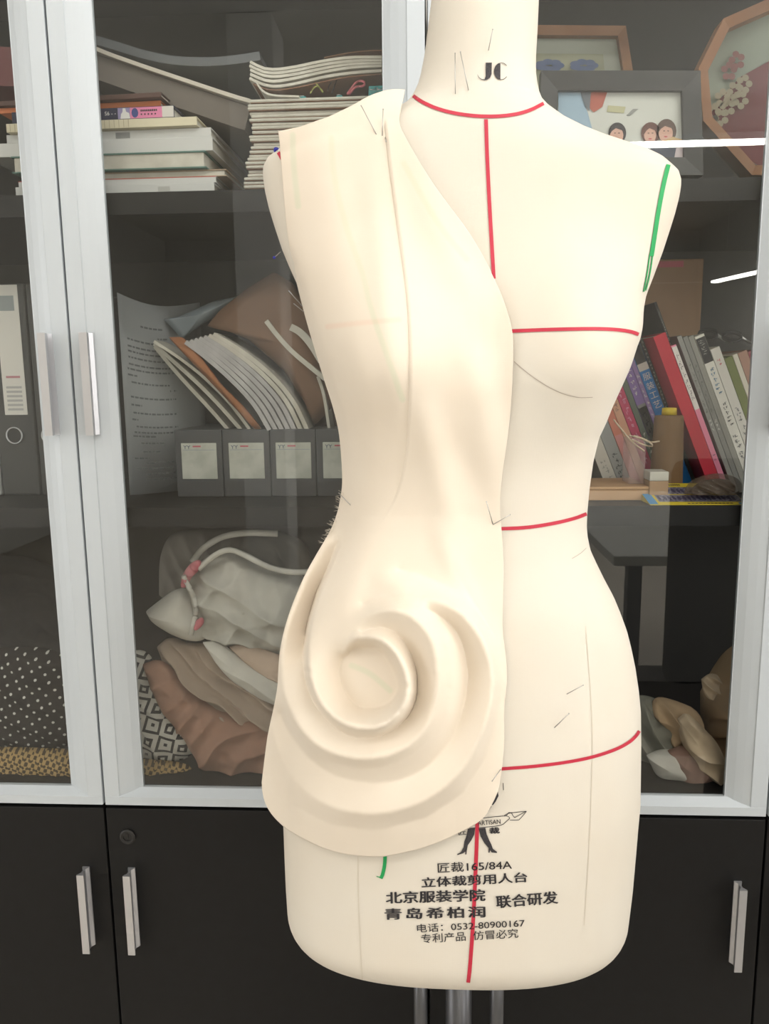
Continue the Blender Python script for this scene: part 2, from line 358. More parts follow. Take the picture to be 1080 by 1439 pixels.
def text_mesh(body_, bold=0., spacing=1.):
    c = bpy.data.curves.new('t', 'FONT'); c.body = body_; c.offset = bold; c.resolution_u = 3; c.space_character = spacing
    o = bpy.data.objects.new('t', c); COL.objects.link(o)
    dg = bpy.context.evaluated_depsgraph_get(); dg.update(); me = o.evaluated_get(dg).to_mesh()
    v = np.array([tuple(x.co) for x in me.vertices]); f = [tuple(p.vertices) for p in me.polygons]
    o.evaluated_get(dg).to_mesh_clear(); bpy.data.objects.remove(o); bpy.data.curves.remove(c)
    return v, f
def form_text(s, A, B, h, bold=0., spacing=1., name='printed_text', label=None):
    v, f = text_mesh(s, 0, spacing)
    if bold > 0:                          # heavier strokes: the outline repeated a hair to each side
        e = max(.006, bold-.002); n = len(v); offs = [(-e, 0), (e, 0), (0, -e*.5), (0, e*.5)]
        f = [tuple(i+k*n for i in q) for k in range(4) for q in f]; v = np.concatenate([v+[a, b, 0] for a, b in offs])
    lo = v.min(0); hi = v.max(0); A = np.array(A, float); B = np.array(B, float); d = B-A; L = np.hypot(*d); up = np.array([d[1], -d[0]])/L
    V = []
    for p in v:
        u_ = (p[0]-lo[0])/(hi[0]-lo[0]); q = (p[1]-lo[1])/(hi[1]-lo[1]); P = A+d*u_+up*q*h
        V.append(tuple(hit(P[0], P[1], .0007)))
    return mesh(name, V, f, M_ink, form, label=label)
form_text('匠裁165/84A', (615, 1226), (719, 1221), 14, .012, label='printed size line')
form_text('立体裁剪用人台', (592, 1247), (741, 1239), 14.5, .03, label='printed line')
form_text('北京服装学院', (542, 1269.5), (682, 1265.5), 17, .035, label='printed line')
form_text('联合研发', (697, 1276), (784, 1269), 18, .035, label='printed line')
form_text('青岛希柏润', (540, 1292), (682, 1288.5), 16, .035, 1.25, label='printed line')
form_text('电话：0532-80900167', (586, 1310), (737, 1302), 12, .004, label='printed telephone line')
form_text('专利产品  仿冒必究', (592, 1325), (728, 1317), 13, .006, label='printed line')
form_text('ARTISAN', (671, 1159.5), (703, 1157), 6.5, .01, label='printed banner word')
form_text('匠', (644, 1173), (655, 1172), 8, .01, label='printed character'); form_text('裁', (687, 1171.5), (702, 1170.5), 9, .05, label='printed character')
def decal(polys, name, label=None):
    V = []; Fc = []
    for poly in polys:
        # cut the outline into small pieces that follow the surface
        bm = bmesh.new(); bm.faces.new([bm.verts.new((x, y, 0)) for x, y in poly]); bmesh.ops.triangulate(bm, faces=bm.faces[:])
        for _ in range(3):
            ed = [e for e in bm.edges if e.calc_length() > 5]
            if ed: bmesh.ops.subdivide_edges(bm, edges=ed, cuts=1); bmesh.ops.triangulate(bm, faces=bm.faces[:])
        bm.verts.index_update(); n = len(V); V += [tuple(hit(v.co.x, v.co.y, .0007)) for v in bm.verts]; Fc += [tuple(v.index+n for v in f.verts) for f in bm.faces]; bm.free()
    return mesh(name, V, Fc, M_ink, form, label=label)
# printed J C monogram: thick stems with hairline hooks
def arc(cx, cy, rx, ry, a0, a1, n=12): return [(cx+rx*math.cos(math.radians(a0+(a1-a0)*i/n)), cy+ry*math.sin(math.radians(a0+(a1-a0)*i/n))) for i in range(n+1)]
decal([[(682, 88.5), (690.5, 88.5), (690, 105), (688, 110), (684, 112.6), (680, 113.3), (682, 108)],
       arc(680, 105, 9.5, 8.2, 60, 175)+arc(680, 104.4, 9.2, 7.8, 175, 60),
       arc(704, 100.7, 10.5, 12.4, 112, 248)+[(702.3, 90), (702.3, 112)],
       arc(704, 100.7, 9.5, 12.2, 250, 320)+arc(703.6, 100.7, 9.3, 11.4, 320, 250),
       arc(704, 100.7, 9.5, 12.2, 40, 110)+arc(703.6, 100.7, 9.3, 11.4, 110, 40)], 'printed_monogram', 'black printed letters J C on the neck')
decal([[(657, 1164), (667, 1163.5), (666, 1172), (662, 1180), (657, 1187), (655.5, 1195), (655, 1200), (653.3, 1200), (653.5, 1196), (650, 1198.5), (642.5, 1201), (642, 1199.5), (647, 1197), (651, 1190), (652, 1182), (655, 1174)],
       [(672, 1163.5), (681.5, 1162.5), (683.5, 1172), (687, 1180), (690, 1186), (692, 1192), (698, 1196.5), (697.5, 1198), (690.5, 1197.2), (688, 1194), (687.5, 1197.5), (685.8, 1197.5), (686, 1191), (680, 1184), (675, 1175)]], 'printed_legs', 'black printed striding legs emblem')
def lines(segs, wpx, name, label=None):
    V = []; Fc = []
    for pts in segs:
        P = resamp(pts, step=4)
        for i in range(len(P)-1):
            t = P[i+1]-P[i]; t /= np.hypot(*t)+1e-9; n = np.array([-t[1], t[0]])*wpx/2
            k = len(V); V += [tuple(hit(*q, .00045)) for q in (P[i]-n, P[i+1]-n, P[i+1]+n, P[i]+n)]; Fc.append((k, k+1, k+2, k+3))
    return mesh(name, V, Fc, M_ink, form, label=label)
lines([[(671, 1150), (693, 1147.5), (711, 1146), (717, 1148.5), (706, 1158.5), (697, 1160.5), (672, 1163), (659, 1163.5)], [(711, 1146), (714, 1141.5), (720, 1141.5)],
       [(708, 1146), (713, 1142.5), (739.5, 1139.5), (729, 1152), (716, 1152)], [(718, 1141.5), (722, 1149), (729, 1145), (739, 1139.5)]], .9, 'printed_banner', 'thin outlined banner ribbon')
decal([[(699, 1111), (700, 1118), (696, 1126), (692, 1131), (690, 1130), (694, 1122), (697, 1114)], [(689, 1130), (690, 1133), (681, 1146), (677, 1150), (680, 1143)]], 'printed_sketch', 'black printed sketch strokes at the muslin corner')
lines([[(706.5, 1100), (707, 1110)]], .9, 'printed_stroke')

# stand
g = G(); g.lathe([(.0165, .04), (.0165, .46)], (.03, YC, 0), 24); g.out('outer_pole', pmat('stand_grey', (88, 88, 90), .35, metal=.5), form, True)
g = G(); g.lathe([(.013, .44), (.013, zb_+.004)], (.03, YC, 0), 24); g.out('inner_pole', MATS['stand_grey'], form, True)
g = G(); g.lathe([(.024, .43), (.026, .44), (.026, .47), (.022, .48)], (.03, YC, 0), 24); g.out('collar', M_lock, form, True)
g = G(); g.lathe([(.0, .0), (.17, 0), (.175, .006), (.165, .014), (.05, .03), (.03, .045), (.0, .05)], (.03, YC, 0), 40); g.out('base', M_lock, form, True)
g = G(); g.tube([(.03+.038, YC, .5), (.03+.038, YC, zb_+.0045)], .007, 10); g.tube([(.03-.038, YC, .5), (.03-.038, YC, zb_+.0045)], .007, 10)
g.tube([(.03-.038, YC, .5), (.03+.038, YC, .5)], .006, 8)
g.out('support_bracket', MATS['stand_grey'], form, True)

# ------------------------------------------------------------------ draped muslin with the spiral rose
GX0, GY0, GS = 345., 105., 2.0
NX, NY = 200, 560                                     # grid of the relief, 2 px pitch
def raster(fix, val, pts, closed=False):
    P = resamp(pts, step=.8)
    for q in P:
        i = int(round((q[0]-GX0)/GS)); j = int(round((q[1]-GY0)/GS))
        if 0 <= i < NX and 0 <= j < NY: fix[j, i] = True; val[j, i] = q[2]
def laplace(fix, val, it):
    """membrane through the fixed cells, coarse to fine"""
    if min(fix.shape) > 30:
        ny, nx = fix.shape[0]//2, fix.shape[1]//2
        f4 = fix[:ny*2, :nx*2].reshape(ny, 2, nx, 2); v4 = np.where(f4, val[:ny*2, :nx*2].reshape(ny, 2, nx, 2), 0)
        cnt = f4.sum((1, 3)); cv = v4.sum((1, 3))/np.maximum(cnt, 1)
        c = laplace(cnt > 0, cv, it); u = np.repeat(np.repeat(c, 2, 0), 2, 1)
        full = np.zeros(fix.shape); full[:ny*2, :nx*2] = u; full[ny*2:] = full[ny*2-1:ny*2] if fix.shape[0] > ny*2 else full[ny*2:]
        if fix.shape[1] > nx*2: full[:, nx*2:] = full[:, nx*2-1:nx*2]
        x = np.where(fix, val, full)
    else: x = np.where(fix, val, val[fix].mean())
    for _ in range(it):
        p = np.pad(x, 1, 'edge'); x = np.where(fix, val, (p[:-2, 1:-1]+p[2:, 1:-1]+p[1:-1, :-2]+p[1:-1, 2:])/4)
    return x
def blur(a, s):
    n = int(3*s)+1; k = np.exp(-np.arange(-n, n+1)**2/(2*s*s)); k /= k.sum()
    p = np.pad(a, ((n, n), (0, 0)), 'edge'); a = sum(k[i]*p[i:i+a.shape[0]] for i in range(2*n+1))
    p = np.pad(a, ((0, 0), (n, n)), 'edge'); return sum(k[i]*p[:, i:i+a.shape[1]] for i in range(2*n+1))
# outline of the muslin
TOP = [(391, 185), (405, 182), (421.5, 179), (440, 172), (462, 165), (480, 156), (495, 149), (515, 137), (530, 131), (544, 127), (556, 126), (568, 127)]
RIGHT = [(568, 127), (567, 135), (563, 155), (560, 175), (568, 191), (584, 220), (609, 261), (633, 293), (658, 326), (682, 367), (695, 395), (708, 423), (721, 465), (720.5, 508), (718.5, 560), (712, 619), (704.4, 664), (701, 712), (704.4, 745), (707, 797), (706, 848), (704, 885), (710, 925), (711, 959), (706, 996), (708, 1040), (706, 1062), (703, 1089), (699, 1111)]
BOT = [(369, 1100), (369.5, 1112), (373, 1128), (383, 1145), (401, 1163), (418, 1173), (434, 1181.5), (452, 1190), (471, 1196), (490, 1200), (508, 1202), (527, 1203), (545, 1202), (582, 1194), (619, 1181.5), (649, 1167), (668, 1157), (680, 1148), (691, 1129), (699, 1111)]
LEFT = [(391, 185), (393.5, 202), (395.4, 227), (398.5, 264), (401, 295), (404, 325), (409, 352), (413, 372), (418, 396), (426, 429), (433.5, 456), (441, 482), (449, 508), (458, 537), (467, 564), (474, 590), (478.5, 612), (482, 656), (482.5, 682), (479, 705), (474.5, 724), (467, 744), (449, 774), (430, 807), (415.5, 841), (406, 867), (399, 892), (394.5, 915), (392.5, 941), (391.5, 965), (388, 985), (382.5, 1010), (377, 1035), (373, 1067), (369, 1100)]
# relief: crests and grooves of the rose (px, py, height)
C1 = [(473, 742, .002), (449, 779, .010), (430, 812, .016), (417, 843, .020), (403, 880, .024), (397, 915, .026), (396, 945, .028), (399, 972, .030), (412, 1007, .033), (430, 1033, .034), (449, 1048, .034), (471, 1059, .034), (492, 1064, .034), (515.5, 1065, .034), (540, 1062, .034), (567, 1052, .034), (585, 1038, .034), (599, 1021, .034), (609, 996, .035), (614, 975, .036), (615, 955, .037), (613, 930, .037), (610, 911, .037), (604, 894, .037), (596, 881, .036), (578.5, 865, .035), (560, 857.5, .034), (541, 857, .032), (526, 861, .029), (511, 869, .025), (499, 881, .022), (491, 893, .021)]
C2 = [(484, 753, .002), (466, 798, .012), (455, 822, .017), (444.5, 850, .022), (437, 878, .026), (433.5, 903, .029), (433, 930, .031), (435, 950, .033), (440, 967, .035), (448, 985, .037), (460, 1001, .039), (477, 1014, .041), (492, 1020, .042), (508, 1023.5, .043), (522, 1024, .044), (536, 1021, .045), (552, 1011, .045), (563, 1000, .045), (570, 985, .045), (573.5, 968, .044), (571, 950, .043), (564, 932, .041), (556, 918, .039), (547, 908, .037), (537, 901, .035), (525, 896, .033), (510, 893.5, .030), (499, 897, .027), (491, 905, .022), (485, 917, .016)]
DISC = [(494, 909, .004), (510, 906, .004), (528, 907, .004), (545, 920, .005), (556, 940, .006), (562, 957, .007), (561, 972, .008), (553, 985, .009), (541, 993, .009), (526, 998, .009), (506, 997, .007), (490, 984, .005), (481, 965, .004), (477, 945, .004), (480, 928, .004), (487, 916, .004), (494, 909, .004)]
G12 = [(477, 763, -.003), (459, 806, -.007), (448, 830, -.010), (440, 852, -.011), (433.5, 879, -.011), (429.5, 905, -.009), (429, 932, -.004), (431.5, 955, .001), (437, 974, .006), (446, 992, .011), (459, 1009, .016), (474, 1023, .019), (490, 1032, .020), (507, 1036, .021), (528, 1035, .020), (547, 1028, .019), (562, 1018, .018), (575, 1003, .016), (583, 985, .014), (586, 964, .013), (584, 940, .013), (578, 920, .014), (568, 902, .016), (556, 888, .018), (538, 880, .020), (520, 884, .021), (508, 890, .022)]
C3 = [(508, 848, .0145), (520, 843, .015), (538, 839, .016), (567, 837, .018), (597, 841, .020), (619, 847, .022), (637, 854, .024), (652, 865, .026), (665, 880, .026), (677, 898, .026), (686, 920, .027), (691, 940, .027), (692.5, 959, .027), (691, 980, .027), (685, 1007, .027), (676, 1032, .027), (664, 1057, .026), (648, 1083, .026), (628, 1104, .025), (601, 1122, .024), (575, 1133, .023), (545, 1141, .022), (517, 1143, .022), (489.6, 1140, .021), (466, 1133, .020), (445, 1123, .018), (425, 1108, .016), (410, 1090, .014), (397, 1068, .012), (388, 1042, .012), (383, 1020, .010)]
G13 = [(600, 856, .019), (620, 866, .016), (636, 880, .013), (647, 898, .011), (654, 920, .010), (657, 945, .010), (655, 975, .011), (649, 1003, .013), (639, 1027, .015), (625, 1050, .016), (606, 1072, .017), (585, 1086, .018), (558, 1096, .018), (530, 1099, .018), (500, 1097, .017), (470, 1088, .015), (445, 1073, .013), (424, 1052, .010), (405, 1025, .008), (395, 1000, .008)]
BAND = [(624, 900, .030), (632, 930, .028), (633, 965, .028), (626, 1000, .028), (613, 1025, .028), (595, 1047, .027), (570, 1068, .026), (535, 1078, .025), (500, 1078, .024), (465, 1068, .023)]   # broad lit petal face between C1 and G13
fix = np.zeros((NY, NX), bool); val = np.zeros((NY, NX))
yy = GY0+np.arange(NY)[:, None]*GS+0*np.arange(NX)[None]; xx = GX0+0*np.arange(NY)[:, None]+np.arange(NX)[None]*GS
fix[yy < 726] = True; fix[(xx > 716)] = True; fix[yy > 1206] = True; fix[xx < 352] = True
for c in (RIGHT,): raster(fix, val, [(x, y, 0.) for x, y in c if y > 720])
raster(fix, val, [(x, y, 0.001) for x, y in BOT])
raster(fix, val, [(x-14, y, .010) for x, y in LEFT if 980 > y > 760])
raster(fix, val, [(378, 1033, .004), (372, 1075, .003), (369, 1100, .002)])
raster(fix, val, [(640, 800, .002), (665, 850, .004), (695, 900, .006), (704, 950, .006), (697, 1010, .005), (680, 1065, .004), (650, 1112, .006), (602, 1146, .008), (530, 1166, .009), (458, 1156, .008), (410, 1128, .006)])
raster(fix, val, [(560, 800, .004), (600, 812, .004), (640, 828, .007)])
for c in (G13, BAND, G12, DISC, C3, C1, C2): raster(fix, val, [tuple(q) for q in smoothpts(c, 2)])
H_ = laplace(fix, val, 260)
Hs = blur(H_, .95)
# torso folds as soft ridges
def ridge(pts, amp, wd):
    P = resamp(smoothpts(pts, 2), step=3); out = np.zeros((NY, NX)); n = len(P)
    for i, q in enumerate(P):
        e = math.sin(math.pi*min(1, max(0, (i+.5)/n)))**.5
        out = np.maximum(out, e*np.exp(-((xx-q[0])**2+(yy-q[1])**2)/(2*wd*wd)))
    return out*amp*.7
Hs = Hs+ridge([(520, 250), (530, 330), (540, 420), (548, 500), (556, 580), (548, 660)], .0035, 13)
Hs = Hs+ridge([(590, 560), (606, 640), (630, 720), (640, 790)], .004, 14)-ridge([(612, 540), (640, 620), (668, 680), (690, 740)], .003, 16)
Hs = Hs+ridge([(640, 470), (670, 530), (685, 600), (690, 680)], .004, 16)
Hs = Hs+ridge([(500, 470), (520, 560), (528, 640), (520, 700), (496, 760)], .003, 12)-ridge([(478, 520), (500, 620), (505, 690)], .002, 12)
Hs = Hs+ridge([(575, 200), (600, 290), (640, 380), (690, 440)], .003, 16)+ridge([(455, 215), (470, 300), (490, 400)], .002, 20)
Hs = Hs+ridge([(540, 720), (520, 760), (500, 810), (485, 870)], .003, 12)+ridge([(610, 730), (625, 780), (655, 830), (680, 880)], .003, 10)
Hs = Hs+ridge([(533, 815), (560, 822), (590, 820)], .003, 9)
# seam fold: right ply lies over the left ply
SEAM = resamp(smoothpts([(541, 172), (545, 215), (551, 262), (560, 330), (570, 400), (574, 450), (575.5, 500), (575, 560), (573, 620), (567, 665), (556, 700), (543, 722), (528, 742)], 2), step=4)
sx = np.interp(yy[:, 0], SEAM[:, 1], SEAM[:, 0])[:, None]
env = np.clip((yy-168)/14, 0, 1)*np.clip((745-yy)/70, 0, 1)
def seamstep(x, y, sxx): 
    d = x-sxx; e = np.clip((y-168)/14, 0, 1)*np.clip((745-y)/70, 0, 1)
    return e*np.where(d > 0, .0017*np.clip(d/3, 0, 1)*np.exp(-np.maximum(d, 0)/45), -.0006*np.exp(np.minimum(d, 0)/8))
# depth of the form under the cloth
base = np.full((NY, NX), np.nan)
for j in range(0, NY, 2):
    for i in range(0, NX, 2):
        q = hit(GX0+i*GS, GY0+j*GS)
        if q is not None: base[j, i] = q.y
b2 = base[::2, ::2]; okm = ~np.isnan(b2); er = okm.copy()
for _ in range(2): p = np.pad(er, 1, 'constant'); er = er & p[:-2, 1:-1] & p[2:, 1:-1] & p[1:-1, :-2] & p[1:-1, 2:]
fb = er.copy(); vb = np.where(er, np.nan_to_num(b2), 0)
def rb(pts):
    for q in resamp(pts, step=2):
        i = int(round((q[0]-GX0)/4)); j = int(round((q[1]-GY0)/4))
        if 0 <= i < vb.shape[1] and 0 <= j < vb.shape[0]: fb[j, i] = True; vb[j, i] = q[2]
rb([(x-4, y, YC-.006) for x, y in LEFT if y < 745 and y > 350])
rb([(x-4, y, YC-.012) for x, y in LEFT if 745 <= y < 985]); rb([(x-3, y, YC-.020) for x, y in LEFT if y >= 985])
rb([(366, 1110, YC-.022), (382, 1160, YC-.03)])
B_ = laplace(fb, vb, 400)
B_ = blur(B_, 1.0)
def samp(A, x, y, s):
    fx = np.clip((x-GX0)/s, 0, A.shape[1]-1.001); fy = np.clip((y-GY0)/s, 0, A.shape[0]-1.001); i = fx.astype(int); j = fy.astype(int); a = fx-i; b = fy-j
    return A[j, i]*(1-a)*(1-b)+A[j, i+1]*a*(1-b)+A[j+1, i]*(1-a)*b+A[j+1, i+1]*a*b
NU, NV = 240, 680
def crv(pts, n): return resamp(smoothpts(pts, 2), n=n)
T_, Bo, Le, Ri = crv(TOP, NU), crv(BOT, NU), crv(LEFT, NV), crv(RIGHT, NV)
# rows follow the height on both sides: blend by vertical position so that rows stay level
u = np.linspace(0, 1, NU)[None, :, None]; v = np.linspace(0, 1, NV)[:, None, None]
P = (1-v)*T_[None]+v*Bo[None]+(1-u)*Le[:, None]+u*Ri[:, None]-((1-v)*((1-u)*T_[0]+u*T_[-1])+v*((1-u)*Bo[0]+u*Bo[-1]))
px, py = P[..., 0], P[..., 1]
hh = samp(Hs, px, py, GS)+seamstep(px, py, np.interp(py, SEAM[:, 1], SEAM[:, 0]))
# gentle irregularity of cloth
hh = hh+.0006*np.sin(px*.06+py*.021)*np.sin(py*.035-px*.017)
hemfree = np.clip((py-1090)/80, 0, 1)*np.clip((640-px)/60, 0, 1)
yb = samp(B_, px, py, GS*2)
Yd = np.minimum(yb, YC-.004)-.0035-hh-.003*hemfree
D = _f[None, None]+_r[None, None]*((px-540)/F)[..., None]-_u[None, None]*((py-719.5)/F)[..., None]
W_ = CP+D*((Yd-CP[1])/D[..., 1])[..., None]
# wrap round the side at the left edge
vw = Le[:, 1]; amt = np.clip((vw-345)/50, 0, 1)*np.clip((1150-vw)/90, 0, 1)
NWp = 8; wrap = []
for k in range(NWp, 0, -1):
    q = k/NWp; e = W_[:, 0].copy(); e[:, 1] += amt*.055*q; e[:, 0] += amt*(.002*q+.016*q*q); wrap.append(e)
allc = np.concatenate([np.stack(wrap, 1), W_], 1); nc = NU+NWp
# the form must stay inside the cloth
idx = np.arange(NV*nc).reshape(NV, nc)
fc = np.stack([idx[:-1, :-1], idx[1:, :-1], idx[1:, 1:], idx[:-1, 1:]], -1).reshape(-1, 4)
me = bpy.data.meshes.new('draped_muslin'); me.from_pydata(allc.reshape(-1, 3).tolist(), [], fc.tolist()); me.update()
me.polygons.foreach_set('use_smooth', [True]*len(me.polygons))
# tape seen faintly through the thin cloth: a real tint of the covered fabric, stored per vertex
def dist_to(pts):
    Q = resamp(smoothpts(pts, 2), step=3); d = np.full(px.shape, 1e9)
    for q in Q: d = np.minimum(d, (px-q[0])**2+(py-q[1])**2)
    return np.sqrt(d)
tint = np.ones((NV, nc, 4)); tint[..., :3] = 1
def addt(pts, wd, col, a):
    m = a*np.exp(-(dist_to(pts)/wd)**4)
    for c in range(3): tint[:, NWp:, c] *= 1-m*(1-col[c])
for pts in ([(412, 190), (413, 230), (420, 290)], [(466, 195), (468, 240), (478, 290), (495, 345), (512, 390), (520, 430), (545, 500), (565, 560)], [(567, 230), (600, 290), (625, 330), (655, 365)], [(495, 935), (520, 945), (548, 970)]):
    addt(pts, 4.5, (.78, .95, .84), .45)
addt([(462, 459), (500, 455), (560, 450)], 4, (1, .80, .76), .4)
me.materials.append(None)
at_ = me.color_attributes.new('show_through', 'FLOAT_COLOR', 'POINT'); at_.data.foreach_set('color', tint.reshape(-1))
M_mus = pmat('muslin', (236, 225, 206), .88, bump=('weave', 420, .06), spec=.15, sheen=.15)
nt = M_mus.node_tree; bs = nt.nodes['Principled BSDF']
ca = nt.nodes.new('ShaderNodeAttribute'); ca.attribute_name = 'show_through'
mm = nt.nodes.new('ShaderNodeMix'); mm.data_type = 'RGBA'; mm.blend_type = 'MULTIPLY'; mm.inputs[0].default_value = 1
tcx = nt.nodes.new('ShaderNodeTexCoord'); ns = nt.nodes.new('ShaderNodeTexNoise'); ns.inputs['Scale'].default_value = 26; ns.inputs['Detail'].default_value = 6
rp = nt.nodes.new('ShaderNodeValToRGB'); rp.color_ramp.elements[0].color = srgb(221, 208, 190); rp.color_ramp.elements[1].color = srgb(227, 216, 200)
nt.links.new(tcx.outputs['Object'], ns.inputs['Vector']); nt.links.new(ns.outputs[0], rp.inputs[0])
nt.links.new(rp.outputs[0], mm.inputs[6]); nt.links.new(ca.outputs['Color'], mm.inputs[7]); nt.links.new(mm.outputs[2], bs.inputs['Base Color'])
me.materials[0] = M_mus
cloth = bpy.data.objects.new('draped_muslin', me); COL.objects.link(cloth); solid(cloth, .0011, 1)
tag(cloth, 'cream muslin drape twisted into a spiral rose, pinned to the dress form', 'fabric')
bvh_c = BVHTree.FromPolygons([Vector(v) for v in allc.reshape(-1, 3).tolist()], fc.tolist())
def hit_any(x, y, lift=0):
    d = Vector(_f+_r*(x-540)/F-_u*(y-719.5)/F).normalized(); best = None
    for b in (bvh, bvh_c):
        l, n, i, ds = b.ray_cast(cp, d)
        if l is not None and (best is None or ds < best[1]): best = (l, ds, n if n.dot(d) < 0 else -n)
    return None if best is None else best[0]+best[2]*lift
# frayed threads at the waist edge
rnd = random.Random(5); g = G()
for k in range(46):
    y = rnd.uniform(692, 764); x = np.interp(y, [q[1] for q in LEFT], [q[0] for q in LEFT])
    a = at(x+2, y, YC-.022); b = at(x-rnd.uniform(2, 9), y-rnd.uniform(-3, 7), YC-.022-rnd.uniform(0, .004)); g.tube([a, (a+b)/2+[0, 0, rnd.uniform(-.001, .001)], b], .00012, 4)
g.out('frayed_threads', M_linen, cloth, kind='stuff')
# ------------------------------------------------------------------ pins
def pin(A, B, label, head=None, la=.001, lb=.0075, hr=.0005):
    """A = point end (in the cloth), B = head end"""
    a = hit_any(*A, la) or Vector(at(*A, YC-.02)); b = hit_any(*B, lb) or Vector(at(*B, YC-.03))
    g = G(); g.tube([a, b], .00032, 6)
    o = thing('dressmaking_pin', label, 'pin', a, 'pins in the muslin and the form')
    g.out('shaft', M_steel, o, True)
    h = G(); d = (b-a).normalized(); h.tube([b-d*hr*.8, b-d*hr*.4, b+d*hr*.3, b+d*hr*.9], [hr*.55, hr, hr, hr*.45], 10); h.out('head', head or M_steel, o, True)
pin((639.6, 133), (644, 82), 'steel pin on the neck, left of the crossed pair')
pin((658, 128), (650, 80), 'steel pin on the neck leaning away from the leftmost neck pin')
pin((685.5, 72), (689, 48), 'short steel pin above the printed letters on the neck')
pin((529, 190), (509, 155), 'slanting pin at the top of the muslin fold on the shoulder')
pin((537, 192), (539, 163), 'upright pin beside the slanting one at the shoulder fold')
pin((541, 194), (546, 200), 'tiny dark pin just under the shoulder fold point', lb=.003)
pin((692, 736), (683, 701), 'upper pin of the V at the right waist edge of the muslin')
pin((692, 737), (713, 720), 'pin of the V pointing right beside the red waist tape')
pin((703, 1080), (687, 1091), 'pin at the left end of the red hip tape')
pin((795, 975), (812, 960), 'pin on the bare right hip, upper of two')
pin((778, 1022), (793, 999), 'pin on the bare right hip, lower of two')
pin((494, 710), (476, 693), 'pin at the frayed left waist edge', lb=.004)
pin((426, 432), (406, 409), 'pin sticking out left below the arm, upper of two', lb=.004)
pin((429, 440), (413, 427), 'pin sticking out left below the arm, lower of two', lb=.004)
pin((391, 213), (388, 211), 'pin with a dark blue head on the left shoulder tip', M_blue, 0, .002, .0024)
pin((394, 354), (385, 362), 'pin with a bright blue head behind the left arm opening', M_blue, 0, .002, .0012)

# ------------------------------------------------------------------ ceiling lights and the room seen in the glass
M_white = pmat('white_enamel', (225, 225, 222), .5)
def batten(a, b, label, group='ceiling light battens'):
    a = Vector([float(c) for c in a]); b = Vector([float(c) for c in b]); c = (a+b)/2; d = b-a; L = d.length; ang = math.atan2(d.y, d.x)
    t = thing('light_batten', label, 'ceiling light', c, group); R = Matrix.Rotation(ang, 3, 'Z')
    G().box((-L/2, -.035, .012), (L/2, .035, .05), 0, R, c).out('housing', M_white, t)
    G().box((-L/2, -.03, -.012), (L/2, .03, .0115), 0, R, c).out('diffuser', M_led, t)
    for s in (-.35, .35):
        p = c+R@Vector((L*s, 0, .05)); G().tube([p+Vector((0, 0, .0005)), (p.x, p.y, RZ)], .004, 6).out('suspension_rod', M_white, t)
p1_ = mirror_at(800, 206, -4.4); zb1 = p1_[2]
batten((p1_[0]-.2, -4.4, zb1), (p1_[0]+1.9, -4.4, zb1), 'long light batten reflected as the bright bar above the right shelf')
batten((p1_[0]-1.5, -4.4, zb1), (p1_[0]-.25, -4.4, zb1), 'light batten in line with the reflected one, hidden behind the form')
for yy_, n_ in ((-5.6, 'second'), (-6.8, 'third'), (-8.0, 'last')):  # battens added for more frontal light, their mirror images hidden by the form
    a_ = mirror_at(470, 250, yy_)[0]; b_ = mirror_at(850, 250, yy_)[0]; batten((a_, yy_, 2.74), (b_, yy_, 2.74), 'added unseen fill batten in the %s row from the cabinets end of the room' % n_)
q1 = mirror_at(1003, 396, -7.2); batten((q1[0], -7.2, q1[2]+.0), (q1[0]+.25, -5.9, q1[2]), 'light batten reflected as the slanting bar beside the books')
for x in (-1.75, -.35, 1.05):
    batten((x, -1.75, 2.78), (x+1.25, -1.75, 2.78), 'ceiling light batten over the working area, %s' % {-1.75: 'left', -.35: 'middle', 1.05: 'right'}[x])
for x in (.1, 1.5):
    batten((x, -1.05, 2.78), (x+1.25, -1.05, 2.78), 'ceiling light batten closest to the cabinets, %s' % ('middle' if x < 1 else 'right'))
# white work table, dark chair, pillar and wheeled rail in the room
M_desk = pmat('white_tabletop', (205, 205, 200), .4); M_deskleg = pmat('dark_table_leg', (50, 50, 52), .5)
A_ = mirror_at(857, 775, -1.55); t = thing('work_table', 'white topped work table behind the camera, seen only in the glass', 'table', (A_[0]+.6, -2., 0))
tz = .76; G().box((A_[0]-.05, -2.6, tz-.03), (A_[0]+1.5, -1.28, tz), .003).out('tabletop', M_desk, t)
for x in (A_[0], A_[0]+1.4):
    for y in (-2.55, -1.35): G().box((x, y, 0), (x+.04, y+.04, tz-.0302)).out('leg', M_deskleg, t)
pc = mirror_at(362, 400, -3.0); t = thing('pillar', 'pale square pillar mirrored as the soft vertical strip left of the form', 'pillar', (pc[0], -3.1, 0))
G().box((pc[0]-.11, -3.3, 0), (pc[0]+.11, -3.0, RZ-.001), .01).out('shaft', M_wall, t)
M_blk = pmat('dark_cloth_upholstery', (44, 38, 34), .9)
cc = mirror_at(1000, 850, -.66)
t = thing('office_chair', 'dark brown office chair behind the camera, mirrored in the right door', 'chair', (cc[0], -.9, 0))
g = G(); bm = []; 
g.box((cc[0]-.09, -.70, .62), (cc[0]+.33, -.64, 1.10), .028); g.out('backrest', M_blk, t, True)
G().box((cc[0]-.10, -1.12, .44), (cc[0]+.34, -.68, .50), .02).out('seat', M_blk, t, True)
G().tube([(cc[0]+.12, -.9, .06), (cc[0]+.12, -.9, .44)], .025, 12).out('column', M_deskleg, t, True)
G().tube([(cc[0]+.12, -.72, .48), (cc[0]+.12, -.66, .64)], .015, 8).out('back_bracket', M_deskleg, t, True)
